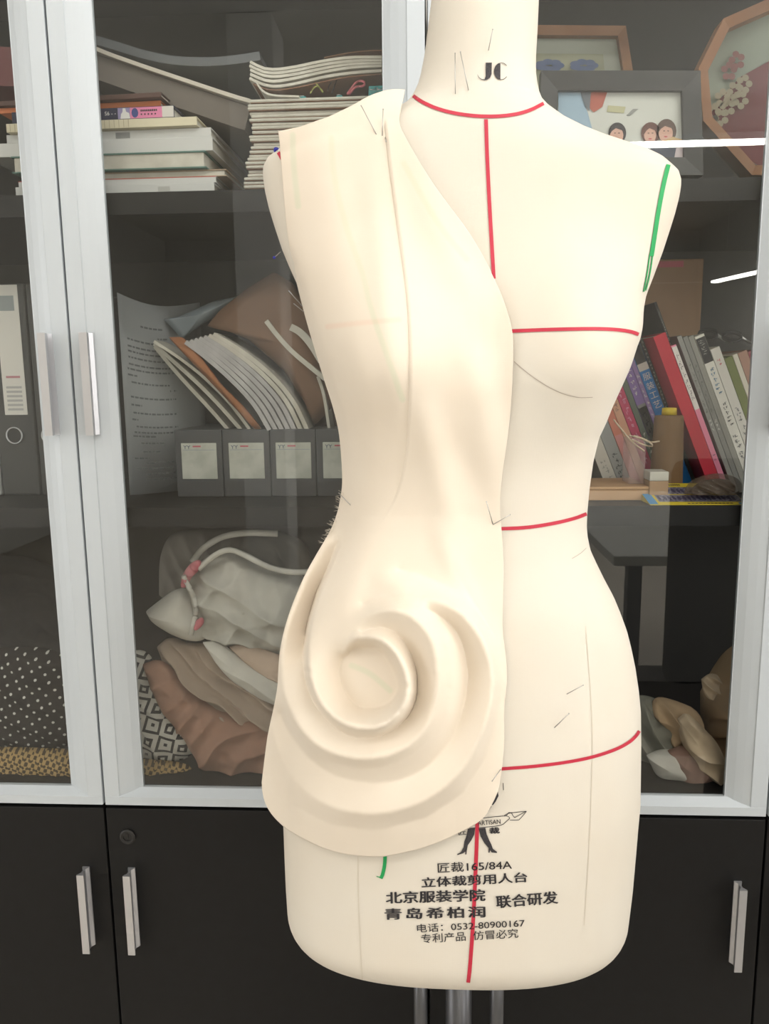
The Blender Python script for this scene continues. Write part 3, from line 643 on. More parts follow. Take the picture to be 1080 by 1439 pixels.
for k in range(5):
    a = k*1.2566; G().tube([(cc[0]+.12, -.9, .09), (cc[0]+.12+.26*math.cos(a), -.9+.26*math.sin(a), .05), (cc[0]+.12+.27*math.cos(a), -.9+.27*math.sin(a), .001)], .016, 8).out('leg', M_deskleg, t, True)

# ------------------------------------------------------------------ contents
rnd = random.Random(11)
S1 = 1.4880; S2 = 1.1115; S0 = .7382            # shelf tops
def X(px, py, Y): return float(at(px, py, Y)[0])
def Z(px, py, Y): return float(at(px, py, Y)[2])
def colmat(c, rough=.6, pre='cover'): return pmat('%s_%d_%d_%d' % ((pre,)+tuple(c)), c, rough, bump=('noise', 400, .04))
M_txt = pmat('print_dark', (50, 48, 52), .7); M_txw = pmat('print_white', (225, 222, 218), .7)
def flat_text(s, origin, ux, uz, w_, h, mat, parent, bold=.0, name='printed_title'):
    """text on the plane through origin; ux/uz unit vectors; fits w_ x h"""
    v, f = text_mesh(s, bold); lo = v.min(0); hi = v.max(0); o = np.array(origin, float); ux = np.array(ux, float); uz = np.array(uz, float)
    V = [o+ux*(p[0]-lo[0])/(hi[0]-lo[0])*w_+uz*(p[1]-lo[1])/(hi[1]-lo[1])*h for p in v]
    return mesh(name, V, f, mat, parent)
def flat_book(label, x0, x1, z0, z1, y0, dep, cover, pages=M_pages, rot=0, group='books piled on the top shelf', spine=True, tilt=0):
    """lying book; the spine (or the page edges) faces the front"""
    cx = (x0+x1)/2; t = thing('book', label, 'book', (cx, y0+dep/2, z0), group)
    R = Matrix.Rotation(rot, 3, 'Z')@Matrix.Rotation(tilt, 3, 'Y'); c = Vector((cx, y0+dep/2, z0)); hw = (x1-x0)/2; h = z1-z0; e = min(.0016, h*.12)
    g = G()
    g.box((-hw, -dep/2, 0), (hw, dep/2, e), 0, R, c); g.box((-hw, -dep/2, h-e), (hw, dep/2, h), 0, R, c)
    if spine: g.box((-hw, -dep/2-.0008, 0), (hw, -dep/2+e, h), .0006, R, c)
    g.out('cover', cover, t)
    G().box((-hw+.003, -dep/2+(e+.0002 if spine else .002), e+.0001), (hw-.003, dep/2-.003, h-e-.0001), 0, R, c).out('pages', pages, t)
    return t, R, c, hw, dep, h
def zz(py, Y, px=220): return Z(px, py, Y)
M_cream = colmat((216, 206, 178)); M_wht = colmat((205, 204, 200)); M_tealc = colmat((86, 120, 110)); M_brn = colmat((176, 152, 128))
Yb = .050
# from the shelf up: (left px, right px, y bottom, y top at the right end, material, name...)
def lay(pxl, pxr, yb, yt, py, Y): return X(pxl, py, Y), X(pxr, py, Y), zz(yb, Y, 250), zz(yt, Y, 250)
zc = S1+.0004; stack = [
 (16, 298, .0215, .21, M_wht, True, 'lowest thick white book of the pile on the top left shelf', 0.0),
 (18, 301, .0100, .215, M_wht, True, 'white book with a thin red line, second from the bottom of the pile', -.01),
 (24, 316, .0105, .22, M_brn, False, 'tan paperback in the pile, under the teal edged book', -.02),
 (10, 288, .0250, .20, M_tealc, False, 'thick cream book with a teal cover in the pile', -.015),
 (-30, 298, .0205, .21, M_wht, True, 'big white book in the middle of the pile', -.02),
 (0, 296, .0140, .20, M_wht, True, 'pale grey book with a small grey label on its spine', -.03),
 (4, 278, .0130, .17, M_cream, True, 'cream book with a finely striped spine', -.03),
 (10, 245, .0180, .16, colmat((34, 38, 66)), True, 'navy and pink book near the top of the pile', -.04),
 (-10, 226, .0085, .15, colmat((196, 110, 60)), True, 'orange book under the brown one on top of the pile', -.05),
 (-10, 232, .0075, .15, colmat((84, 56, 48)), True, 'dark brown book on top of the pile', -.07)]
for i, (a, b, h, dep, m, sp, lab, rot) in enumerate(stack):
    h *= .8; z1 = zc+h; py = 262-i*14
    t, R, c, hw, dp, hh_ = flat_book(lab, X(a, py, Yb), X(b, py, Yb), zc, z1-.0004, Yb+.004*(i % 3)+.01, dep, m, rot=rot, spine=sp)
    def P(u, yv, zv, lift=.0012): return c+R@Vector((-hw+2*hw*u, -dp/2-lift, zv*hh_))
    ux = R@Vector((1, 0, 0)); uz = Vector((0, 0, 1))
    def patch(name, u0, u1, v0, v1, mat, lift=.0011):
        return mesh(name, [P(u0, 0, v0, lift), P(u1, 0, v0, lift), P(u1, 0, v1, lift), P(u0, 0, v1, lift)], [(0, 1, 2, 3)], mat, t)
    if i == 1: patch('red_stripe', .0, 1, .86, .97, colmat((190, 80, 70)))
    if i == 0: patch('spine_mark', .72, .78, .1, .8, colmat((180, 178, 172)))
    if i == 5: patch('spine_label', .54, .61, .15, .8, colmat((140, 140, 138)))
    if i == 6:
        for k in range(26): patch('spine_line', k/40+.02, k/40+.0235, .06, .94, colmat((180, 168, 140)))
    if i == 7:
        patch('pink_panel', .735, .93, .06, .94, colmat((226, 132, 170))); patch('lilac_panel', .66, .735, .06, .94, colmat((150, 140, 180)))
        patch('white_edge', .93, 1, .06, .94, colmat((214, 208, 200)))
        for q in range(9): patch('print_mark', .800+q*.0115, .808+q*.0115, .58, .74, M_txt, .0014)
        for q in range(5): patch('print_mark', .800+q*.021, .809+q*.021, .30, .42, M_txt, .0014)
        disc = [P(.765, 0, .5, .0014)+ux*(.0042*math.cos(q*.524))+uz*(.0055*math.sin(q*.524)) for q in range(12)]; mesh('emblem', disc, [tuple(range(12))], colmat((60, 70, 130)), t)
        flat_text('S6 - -', P(.58, 0, .38, .0014), ux, uz, .014, .0045, M_txw, t)
        figs = [P(.675, 0, .06, .0015), P(.735, 0, .06, .0015), P(.73, 0, .5, .0015), P(.712, 0, .62, .0015), P(.708, 0, .9, .0015), P(.692, 0, .9, .0015), P(.690, 0, .6, .0015), P(.68, 0, .45, .0015)]
        mesh('white_figure', figs, [tuple(range(8))], M_txw, t)
    zc = z1
ztop_pile = zc
# boards and plastic sleeve lying slanted over the pile, a dark red album further left
GP = 'paper pads leaning on the grey boxes'
def slab(name, label, cat, prof, th, y0, y1, mat, group=None, parts=None, smooth=True):
    """sheet or pad following the curve prof [(px,py)] seen at depth y0, thickness th downward, going back to y1"""
    if group == GP: y0 += .06; y1 += .06
    P_ = resamp(smoothpts(prof, 2), n=18); Q = np.array([at(q[0], q[1], y0) for q in P_]); X_, Z_ = Q[:, 0], Q[:, 2]
    tx = np.gradient(X_); tz_ = np.gradient(Z_); l = np.hypot(tx, tz_); nx, nz = -tz_/l, tx/l
    if nz.mean() < 0: nx, nz = -nx, -nz
    if abs(nz.mean()) < .25 and nx.mean() < 0: pass
    V = []; n = len(X_)
    for y in (y0, y1):
        for i in range(n): V.append((X_[i], y, Z_[i]))
        for i in range(n): V.append((X_[i]-nx[i]*th, y, Z_[i]-nz[i]*th))
    Fs = []
    for i in range(n-1):
        Fs += [(i, i+1, 2*n+i+1, 2*n+i), (n+i, 3*n+i, 3*n+i+1, n+i+1), (i, n+i, n+i+1, i+1), (2*n+i, 2*n+i+1, 3*n+i+1, 3*n+i)]
    Fs += [(0, 2*n, 3*n, n), (n-1, 2*n-1, 4*n-1, 3*n-1)]
    o = mesh(name, V, Fs, mat, None)
    if label: tag(o, label, cat, group)
    return o
M_sleeve = pmat('grey_plastic_sleeve', (92, 95, 97), .35)
M_board = pmat('grey_cardboard', (112, 104, 96), .8); M_boardedge = pmat('white_board_edge', (200, 192, 178), .8)
slab('cardboard_sheet', 'white thick board sloping down over the pile of books', 'board', [(128, 62), (150, 72), (210, 93), (270, 113), (330, 133), (352, 139)], .0045, .075, .30, M_boardedge, 'sheets sloping over the book pile')
slab('paper_bag', 'grey brown paper bag under the sloping white board', 'bag', [(120, 72), (150, 80), (210, 102), (270, 122), (330, 143), (352, 150)], .028, .082, .31, M_board, 'sheets sloping over the book pile')
slab('plastic_sleeve', 'translucent grey plastic sleeve above the sloping white board', 'folder', [(128, 48), (160, 57), (200, 70), (240, 79), (290, 81), (330, 78), (364, 72)], .010, .10, .32, M_sleeve, 'sheets sloping over the book pile')
slab('dark_red_album', 'dark red album leaning at the far left of the top shelf', 'album', [(-60, 50), (-30, 60), (0, 66), (22, 66)], .045, .09, .30, colmat((104, 50, 52)))
# tall stack of thin booklets
n_b = 25; zt = Z(420, 137, .06); hb = (zt-S1-.0004)/n_b
proto = None
ords = 'first second third fourth fifth sixth seventh eighth ninth tenth eleventh twelfth thirteenth fourteenth fifteenth sixteenth seventeenth eighteenth nineteenth twentieth twenty-first twenty-second twenty-third twenty-fourth twenty-fifth'.split()
for k in range(n_b):
    off = (-.011 if k < 4 else -.0075 if k < 9 else -.003 if k < 12 else 0)+rnd.uniform(-.0028, .0028)
    xl = X(352, 200, .06)+off; z0 = S1+.0004+k*hb
    if proto is None:
        proto = thing('booklet', '', 'booklet', (xl, .06, z0), 'thin cream booklets in the tall stack')
        bm_pages = G().box((xl, .0605, z0+.0006), (xl+.192, .30, z0+hb*.93), .0012).out('pages', M_pages, proto, True)
        bm_cover = G().box((xl+.001, .0615, z0+.0001), (xl+.191, .30, z0+.0006)).out('cover', M_kraft, proto)
        o = proto
    else:
        o = proto.copy(); COL.objects.link(o); o.location = (xl, .06+rnd.uniform(-.003, .003), z0); o.rotation_euler = (0, 0, rnd.uniform(-.008, .008))
        for ch in list(proto.children): c_ = ch.copy(); COL.objects.link(c_); c_.parent = o
    o['label'] = 'thin cream booklet in the tall stack, %s from the bottom' % ords[k] if k < n_b-1 else 'topmost flat booklet of the tall cream stack'
wave = [[(352, 85), (375, 97), (410, 93), (450, 84), (490, 78), (536, 78)], [(351, 90), (375, 102), (410, 98), (450, 89), (490, 83), (536, 82)], [(352, 96), (376, 107), (412, 103), (452, 94), (492, 87), (536, 86)], [(352, 102), (378, 114), (414, 108), (452, 99), (492, 92), (536, 90)], [(351, 108), (378, 121), (414, 116), (452, 106), (492, 100), (536, 97)]]
for k, pr in enumerate(wave):
    slab('wavy_booklet', 'wavy thin booklet bulging on top of the stack, %s from the top' % ords[k], 'booklet', pr, .0031, .062+k*.001, .28, M_pages, 'wavy booklets on the stack')
slab('kraft_sheet', 'brown kraft cover under the wavy booklets', 'paper', [(356, 117), (378, 127), (414, 123), (452, 114), (492, 106), (536, 103)], .0012, .068, .28, M_kraft)
slab('curled_booklet', 'booklet with a corner curling up at the left of the stack', 'booklet', [(360, 112), (364, 120), (372, 129), (384, 133), (420, 134)], .0022, .058, .25, M_pages)
slab('kraft_board', 'brown sheet bowed over the top of the wavy booklets', 'paper', [(455, 80), (490, 73), (520, 70), (545, 70)], .0012, .12, .26, M_kraft)
for k, (x, y, lab) in enumerate([(524, 121, 'larger teal binder clip by the cabinet door stile'), (534, 123, 'teal binder clip half hidden by the door stile'), (412, 134, 'low teal binder clip on the stack, leftmost'), (426, 134, 'low teal binder clip on the stack, second from left'), (477, 133, 'low teal binder clip beside the pink cord')]):
    big = k < 2; p = at(x, y, .075 if not big else .08); s = .0055 if big else .0042; zb_c = zt+.0006
    t = thing('binder_clip', lab, 'clip', (p[0], p[1], zb_c), 'teal clips on the booklets'); hgt = .013 if big else .004
    G().prism([(p[0]-s, zb_c), (p[0]+s, zb_c), (p[0]+s*.8, zb_c+hgt), (p[0]-s*.8, zb_c+hgt)], .07, .082, 'y').out('body', colmat((40, 150, 150), .4), t)
    G().tube([(p[0]-s*.5, .069, zb_c+hgt*.8), (p[0]-s*.5, .063, zb_c+hgt*.5), (p[0]+s*.5, .063, zb_c+hgt*.5), (p[0]+s*.5, .069, zb_c+hgt*.8)], .0005, 5).out('handle', M_alu, t, True)
def cord(name, label, pts, r, Y, mat, cat='cord'):
    P_ = resamp(smoothpts(pts, 2), n=24); o = G().tube([at(q[0], q[1], Y+.004*math.sin(i*.9)) for i, q in enumerate(P_)], r, 6).out(name, mat, None, True); return tag(o, label, cat)
cord('pink_cord', 'loose pink cord on top of the booklet stack', [(488, 132), (494, 124), (500, 115), (508, 113), (514, 117), (509, 122), (500, 121), (494, 128), (490, 133)], .0014, .072, colmat((205, 110, 120)))
cord('yellow_cord', 'yellow green cord on top of the booklet stack', [(436, 131), (440, 124), (446, 120), (452, 127), (455, 132), (448, 122), (440, 113)], .0009, .072, colmat((170, 170, 90)))
cord('wire_loop', 'thin dark wire loop on top of the booklet stack', [(460, 128), (462, 120), (468, 112), (474, 109), (470, 120), (466, 131)], .0005, .074, M_txt)

# binders on the left, middle shelf
def binder(px, lab, label_w):
    x0, x1 = X(px[0], 500, .13), X(px[1], 500, .13); z1 = Z(20, 398, .13)
    t = thing('lever_arch_binder', lab, 'binder', ((x0+x1)/2, .24, S2), 'binders on the left shelf')
    G().box((x0, .13, S2+.0004), (x1, .38, z1), .003).out('body', colmat((58, 57, 56)), t)
    if label_w:
        a, b = X(label_w[0], 500, .1295), X(label_w[1], 500, .1295); z0 = Z(20, 583, .1295); zt_ = z1-.002
        lb = G().box((a, .1292, z0), (b, .1299, zt_)).out('spine_label', M_paper, t, label='white spine label')
        mesh('grey_square', [(a+.006, .1291, zt_-.034), (b-.006, .1291, zt_-.034), (b-.006, .1291, zt_-.014), (a+.006, .1291, zt_-.014)], [(0, 1, 2, 3)], colmat((140, 146, 145)), lb)
        mesh('print_mark', [(a+.006, .1290, z0+.05), (b-.006, .1290, z0+.05), (b-.006, .1290, z0+.053), (a+.006, .1290, z0+.053)], [(0, 1, 2, 3)], colmat((176, 120, 126)), lb)
        for k in range(6): mesh('print_line', [(a+.005, .1290, z0+.006+k*.006), (b-.005, .1290, z0+.006+k*.006), (b-.005, .1290, z0+.009+k*.006), (a+.005, .1290, z0+.009+k*.006)], [(0, 1, 2, 3)], colmat((170, 168, 165)), lb)
    rc = at((px[0]+px[1])/2 if not label_w else 20, 612, .1285)
    n = 26; vs = []; fs = []
    for k in range(n):
        a = 2*math.pi*k/n
        for rr, yy_ in ((.0118, .1296), (.0118, .1280), (.0102, .1280), (.0102, .1296)): vs.append((rc[0]+rr*math.cos(a), yy_, rc[2]+rr*math.sin(a)))
    for k in range(n):
        for j in range(3): fs.append((k*4+j, k*4+j+1, ((k+1) % n)*4+j+1, ((k+1) % n)*4+j))
    mesh('finger_ring', vs, fs, M_alu, t, True, 'metal finger ring')
    mesh('finger_hole', [(rc[0]+.0102*math.cos(2*math.pi*k/n), .1294, rc[2]+.0102*math.sin(2*math.pi*k/n)) for k in range(n)], [tuple(range(n))], M_lock, t)
binder((-14, 41), 'dark binder with a tall white spine label on the left shelf', (0, 32))
binder((43, 96), 'dark binder half hidden behind the door stile', None)
t = thing('lever_arch_binder', 'pale binder at the left picture edge', 'binder', (X(-45, 500, .13), .24, S2), 'binders on the left shelf')
G().box((X(-70, 500, .13), .13, S2+.0004), (X(-16, 500, .13), .38, Z(20, 410, .13)), .003).out('body', colmat((170, 170, 166)), t)

# typed sheet standing against the left side
xa, xb = X(174, 550, .13), X(284, 550, .205); n = 14; V = []; zt0, zt1 = Z(174, 411, .13), Z(284, 424, .205); zb0, zb1 = S2+.0006, S2+.0006
def shpt(u_, v_, lift=0):
    x = xa+(xb-xa)*u_; y = .128+.085*u_-.012*math.sin(math.pi*u_)-lift; z = (zb0+(zb1-zb0)*u_)*(1-v_)+(zt0+(zt1-zt0)*u_-.012*math.sin(math.pi*u_))*v_
    return (x, y, z)
for v_ in (0, .5, 1):
    for i in range(n): V.append(shpt(i/(n-1), v_))
sh = solid(mesh('typed_sheet', V, [(j*n+i, j*n+i+1, (j+1)*n+i+1, (j+1)*n+i) for j in (0, 1) for i in range(n-1)], pmat('typed_paper', (150, 152, 152), .8), None, True), .0008, 1)
tag(sh, 'typed grey white paper sheet standing behind the left door', 'paper')
V = []; Fc = []; rn = random.Random(3)
def dash(u0, u1, v_, h=.009):
    k = len(V); V.extend([shpt(u0, v_, .0012), shpt(u1, v_, .0012), shpt(u1, v_+h, .0012), shpt(u0, v_+h, .0012)]); Fc.append((k, k+1, k+2, k+3))
for v_, u0, u1 in [(.87, .28, .55), (.82, .48, .6), (.79, .1, .45), (.755, .1, .62), (.73, .1, .95), (.70, .1, .9), (.665, .1, .9), (.64, .08, .95), (.61, .08, .2), (.575, .12, .6), (.545, .6, .9), (.50, .1, .75), (.46, .1, .24), (.42, .12, .95), (.385, .1, .18), (.35, .15, .9), (.32, .12, .75), (.30, .1, .4), (.265, .2, .5), (.22, .22, .45), (.185, .1, .3), (.16, .25, .8), (.13, .12, .6), (.10, .25, .9), (.07, .25, .7)]:
    u_ = u0
    while u_ < u1:
        e = u_+rn.uniform(.02, .07); dash(u_, min(e, u1), v_); u_ = e+.012
mesh('typed_lines', V, Fc, pmat('faded_type', (96, 98, 100), .8), sh, kind='stuff')

# row of four grey boxes with white labels
M_gb = pmat('grey_file_box', (74, 74, 75), .5, bump=('noise', 300, .05)); M_lab = pmat('clouded_label', (196, 196, 184), .7, var=(60, (176, 176, 164)))
xs = [X(x, 640, .11) for x in (246, 312.5, 379.5, 444, 511)]
pos = ['leftmost', 'second from the left', 'third from the left', 'nearest the dress form, half hidden']
for k in range(4):
    t = thing('label_box', 'low grey file box with a square white label, '+pos[k], 'box', ((xs[k]+xs[k+1])/2, .2, S2), 'grey boxes on the middle shelf')
    z1 = Z(300, 604, .11); G().box((xs[k]+.0004, .11, S2+.0004), (xs[k+1]-.0004, .27, z1), .0012).out('body', M_gb, t)
    c0 = (255, 321.5, 387.5, 453.5)[k]; a, b = X(c0, 640, .1095), X(c0+49.5, 640, .1095); z0, zt_ = Z(300, 673, .1095), Z(300, 622.5, .1095)
    lb = G().box((a, .1088, z0), (b, .1099, zt_), .002).out('label', M_lab, t, label='white square label')
    flat_text('YY', (a+.003, .1086, zt_-.008), (1, 0, 0), (0, 0, 1), .010, .005, colmat((80, 90, 110)), lb, .01)
    mesh('red_print', [(a+.016, .1086, zt_-.0055), (a+.027, .1086, zt_-.0055), (a+.027, .1086, zt_-.0035), (a+.016, .1086, zt_-.0035)], [(0, 1, 2, 3)], colmat((190, 90, 100)), lb)
    mesh('print_rule', [(a+.002, .1086, zt_-.0095), (b-.002, .1086, zt_-.0095), (b-.002, .1086, zt_-.009), (a+.002, .1086, zt_-.009)], [(0, 1, 2, 3)], colmat((130, 140, 160)), lb)

# bundle of paper pads and kraft folders fanned on the boxes
gp = 'paper pads leaning on the grey boxes'
def sheet(name, label, cat, poly, Y, th, mat, group=None, bow=.01):
    """slightly bowed sheet with the outline poly (px) standing at depth Y"""
    if group == GP: Y += .06
    P_ = resamp(poly+[poly[0]], n=97)[:-1]; c = P_.mean(0); V = []; Fc = []; m = 6; n = len(P_)
    for j in range(1, m+1):
        s = j/m
        for q in P_: V.append(at(*(c+(q-c)*s), Y-bow*(1-s*s)))
    V.append(at(*c, Y-bow))
    for j in range(m-1):
        for i in range(n): Fc.append((j*n+i, j*n+(i+1) % n, (j+1)*n+(i+1) % n, (j+1)*n+i))
    for i in range(n): Fc.append((m*n, (i+1) % n, i))
    o = solid(mesh(name, V, Fc, mat, None, True), th, 1); return tag(o, label, cat, group)
# parallel curved pads; each is an extruded curve whose upper face is the kraft cover
slab('paper_pad', 'cream pad lowest in the fan, curving down to the grey boxes', 'paper pad', [(219, 485), (236, 506), (262, 536), (296, 572), (322, 602)], .005, .08, .22, M_pages, gp)
slab('paper_pad', 'cream pad above the lowest one in the fan', 'paper pad', [(218, 481), (245, 506), (280, 537), (312, 570), (340, 602)], .005, .07, .21, M_pages, gp)
slab('paper_pad', 'cream pad under the orange kraft sheet', 'paper pad', [(217, 478), (252, 500), (290, 530), (325, 565), (352, 602)], .004, .06, .2, M_pages, gp)
sheet('kraft_folder', 'orange brown kraft sheet between the cream pads', 'paper', [(238, 474), (256, 474), (276, 494), (310, 540), (345, 575), (368, 603), (358, 603), (330, 572), (295, 535), (262, 500)], .058, .001, pmat('orange_kraft', (158, 104, 68), .75), gp)
sheet('plastic_folder', 'grey translucent folder corner at the top of the fan', 'folder', [(231, 449), (250, 446), (300, 424), (335, 417), (300, 445), (268, 466), (256, 476)], .10, .001, pmat('clear_grey_plastic', (120, 128, 132), .3), gp)
for k in range(7):
    q = k*9
    slab('paper_pad', 'grey white pad in the thick middle bundle, %s from the left' % ords[k], 'paper pad', [(262+q*.72, 478-q*.20), (292+q*.85, 500-q*.22), (328+q*.97, 532-q*.2), (360+q*1.02, 566-q*.1), (381+q*.98, 603)], .0058, .050+.001*k, .19, pmat('grey_white_pages', (188, 184, 182), .85, bump=('noise', 900, .25), var=(40, (170, 166, 164))) if k < 5 else M_pages, gp)
sheet('kraft_folder', 'large brown kraft folder bending behind the middle bundle', 'folder', [(292, 458), (310, 436), (345, 408), (385, 383), (410, 398), (436, 440), (460, 520), (468, 570), (442, 598), (432, 570), (400, 520), (350, 476), (316, 462)], .085, .0015, pmat('brown_kraft', (122, 92, 70), .75), gp, .02)
sheet('kraft_folder', 'darker brown kraft board under the dress form arm', 'folder', [(405, 430), (440, 440), (470, 520), (480, 602), (438, 602), (446, 560)], .12, .0015, pmat('dark_kraft', (84, 62, 52), .75), gp, .01)
slab('paper_pad', 'white pad bending out under the arm of the form', 'paper pad', [(376, 449), (392, 470), (412, 492), (436, 512), (458, 530)], .006, .062, .19, M_pages, gp)
slab('paper_pad', 'short rolled white pad right above the bending one', 'paper pad', [(410, 455), (424, 462), (440, 480), (455, 505)], .009, .064, .18, M_pages, gp)
slab('paper_strip', 'narrow upright cream pad standing beside the dress form waist', 'paper pad', [(448, 528), (456, 550), (461, 580), (464, 602)], .004, .07, .18, M_pages, gp)

# ------------------------------------------------------------------ textiles in the bottom compartments
def lump(name, label, cat, poly, Y, T, mat, folds=(), amp=.004, seed=0, group=None, n=200, m=60, it=2, back=.6, zfl=.7392):
    """soft closed body: outline (px at depth Y), bulging T to the front; folds = [(dx,dz,freq,amp)]"""
    P_ = resamp(list(smoothpts(list(poly)+[poly[0]], it)), n=n+1)[:-1]; c = P_.mean(0)
    W0 = np.array([at(q[0], q[1], Y) for q in P_]); C0 = np.array(at(c[0], c[1], Y)); V = []; Fc = []; nn = len(W0)
    for side in (1, -1):
        for j in range(1, m+1):
            s = j/m if side == 1 else 1-(j)/m
            if side == -1 and j == m: break
            for i in range(nn):
                p = C0+(W0[i]-C0)*s; p[2] = max(p[2], zfl); env = max(0, 1-s*s)**.5 if s < 1 else 0
                d = T*(env if side == 1 else -env*back)
                if side == 1:
                    k = min(1, (1-s)*7)
                    q = Vector((p[0]*14+seed, p[2]*14, seed*1.7)); w_ = noise.noise(q); w2 = noise.noise(q*2.3)
                    w3 = noise.noise(q*5.1); f_ = amp*(w_*1.2+w2*.7+w3*.45)
                    for dx, dz, fr, am in folds:
                        ph = (p[0]*dx+p[2]*dz)*fr*2.0+w_*2.6+seed; f_ += 1.5*am*(1-abs(math.sin(ph))*1.7)*(.7+.5*w2)
                    d += f_*k
                V.append((p[0], p[1]-d, p[2]))
    rows = len(V)//nn
    for j in range(rows-1):
        for i in range(nn):
            Fc.append((j*nn+i, j*nn+(i+1) % nn, (j+1)*nn+(i+1) % nn, (j+1)*nn+i))
    k = len(V); V.append((C0[0], C0[1]-T, C0[2])); Fc += [(k, (i+1) % nn, i) for i in range(nn)]
    k = len(V); V.append((C0[0], C0[1]+T*back, C0[2])); Fc += [(k, (rows-1)*nn+i, (rows-1)*nn+(i+1) % nn) for i in range(nn)]
    o = mesh(name, V, Fc, mat, None, True); return tag(o, label, cat, group)
def fab(name, c, c2=None): return pmat(name, c, .92, bump=('weave', 350, .15), var=(12, c2 or tuple(int(v*.93) for v in c)), spec=.1)
F_white = fab('grey_white_cotton', (196, 192, 182)); F_cream = fab('pale_cotton', (186, 182, 172)); F_taupe = fab('taupe_cloth', (164, 146, 130)); F_rose = fab('rose_brown_cloth', (150, 116, 98)); F_beige = fab('beige_cloth', (186, 164, 146)); F_pink = fab('rose_print', (178, 60, 78), (196, 150, 150)); F_blackc = fab('black_cloth', (24, 23, 23))
gt = 'folded fabrics in the lower left compartment'
def voronoi_fab(name, dark, light, scale, thr, kind='dots'):
    m = pmat(name, dark, .92, spec=.1); nt = m.node_tree; b = nt.nodes['Principled BSDF']; tc = nt.nodes.new('ShaderNodeTexCoord'); mp = nt.nodes.new('ShaderNodeMapping')
    nt.links.new(tc.outputs['Object'], mp.inputs[0]); mp.inputs['Rotation'].default_value = (0, .5, 0)
    if kind != 'brocade': mp.inputs['Scale'].default_value = (1, 0, 1); mp.inputs['Location'].default_value = (0, (.06 if kind == 'dots' else .5)/scale, 0)
    mx = nt.nodes.new('ShaderNodeMix'); mx.data_type = 'RGBA'; mx.inputs[6].default_value = srgb(dark); mx.inputs[7].default_value = srgb(light)
    if kind == 'dots':
        v = nt.nodes.new('ShaderNodeTexVoronoi'); v.inputs['Scale'].default_value = scale; v.inputs['Randomness'].default_value = .12; nt.links.new(mp.outputs[0], v.inputs['Vector'])
        c = nt.nodes.new('ShaderNodeMath'); c.operation = 'LESS_THAN'; c.inputs[1].default_value = thr; nt.links.new(v.outputs['Distance'], c.inputs[0])
    elif kind == 'knit':
        v = nt.nodes.new('ShaderNodeTexVoronoi'); v.distance = 'MANHATTAN'; v.inputs['Scale'].default_value = scale; v.inputs['Randomness'].default_value = .0; nt.links.new(mp.outputs[0], v.inputs['Vector'])
        s_ = nt.nodes.new('ShaderNodeMath'); s_.operation = 'MULTIPLY'; s_.inputs[1].default_value = 16; nt.links.new(v.outputs['Distance'], s_.inputs[0])
        s2 = nt.nodes.new('ShaderNodeMath'); s2.operation = 'SINE'; nt.links.new(s_.outputs[0], s2.inputs[0])
        c = nt.nodes.new('ShaderNodeMath'); c.operation = 'GREATER_THAN'; c.inputs[1].default_value = thr; nt.links.new(s2.outputs[0], c.inputs[0])
    else:
        mp.inputs['Scale'].default_value = (1, .3, 1)
        v = nt.nodes.new('ShaderNodeTexMagic'); v.turbulence_depth = 3; v.inputs['Scale'].default_value = scale; v.inputs['Distortion'].default_value = 1.6; nt.links.new(mp.outputs[0], v.inputs['Vector'])
        c = nt.nodes.new('ShaderNodeMath'); c.operation = 'GREATER_THAN'; c.inputs[1].default_value = thr; nt.links.new(v.outputs[1], c.inputs[0])
    nt.links.new(c.outputs[0], mx.inputs[0]); nt.links.new(mx.outputs[2], b.inputs['Base Color']); return m
F_dots = voronoi_fab('black_cloth_with_white_dots', (26, 25, 25), (186, 184, 178), 78, .15)
F_knit = voronoi_fab('black_and_white_knit', (30, 30, 33), (206, 203, 194), 30, -.35, 'knit')
F_broc = voronoi_fab('gold_brocade', (66, 54, 38), (158, 132, 88), 95, .5, 'brocade')
lump('brocade_roll', 'gold and black brocade roll at the bottom left of the shelf', 'fabric', [(-60, 1052), (0, 1050), (60, 1052), (110, 1054), (150, 1062), (200, 1068), (260, 1072), (273, 1082), (262, 1094), (210, 1098), (110, 1098), (0, 1096), (-60, 1096)], 0.062, 0.026, F_broc, [(1, 0, 60, .0015)], .002, 1, gt)
lump('dotted_cloth', 'black cloth with small white dots left of the door stile', 'fabric', [(-70, 930), (-20, 912), (40, 908), (75, 912), (100, 930), (120, 990), (120, 1050), (0, 1056), (-70, 1056)], 0.12, 0.035, F_dots, [(.3, 1, 45, .003)], .004, 2, gt)
lump('dark_cloth', 'plain black cloth heap behind the dotted cloth', 'fabric', [(-70, 780), (0, 775), (70, 790), (120, 830), (150, 1000), (0, 1000), (-70, 1000)], 0.24, 0.03, fab('blue_black_cloth', (40, 42, 46)), [(.3, 1, 40, .004)], .006, 3, gt)
lump('knitted_cloth', 'black and white patterned knit beside the door stile', 'fabric', [(180, 915), (205, 912), (222, 940), (240, 985), (262, 1020), (276, 1045), (272, 1062), (240, 1072), (200, 1072), (170, 1070), (165, 980)], 0.095, 0.03, F_knit, [(.6, 1, 40, .003)], .004, 4, gt)
lump('rose_brown_cloth', 'rose brown cloth folded down at the lower front of the heap', 'fabric', [(201, 933), (222, 925), (240, 938), (262, 960), (290, 985), (330, 1005), (385, 1010), (420, 1040), (420, 1085), (380, 1097), (330, 1096), (290, 1088), (272, 1060), (255, 1030), (228, 1000), (212, 965)], 0.068, 0.03, F_rose, [(.8, -1, 42, .006)], .006, 5, gt)
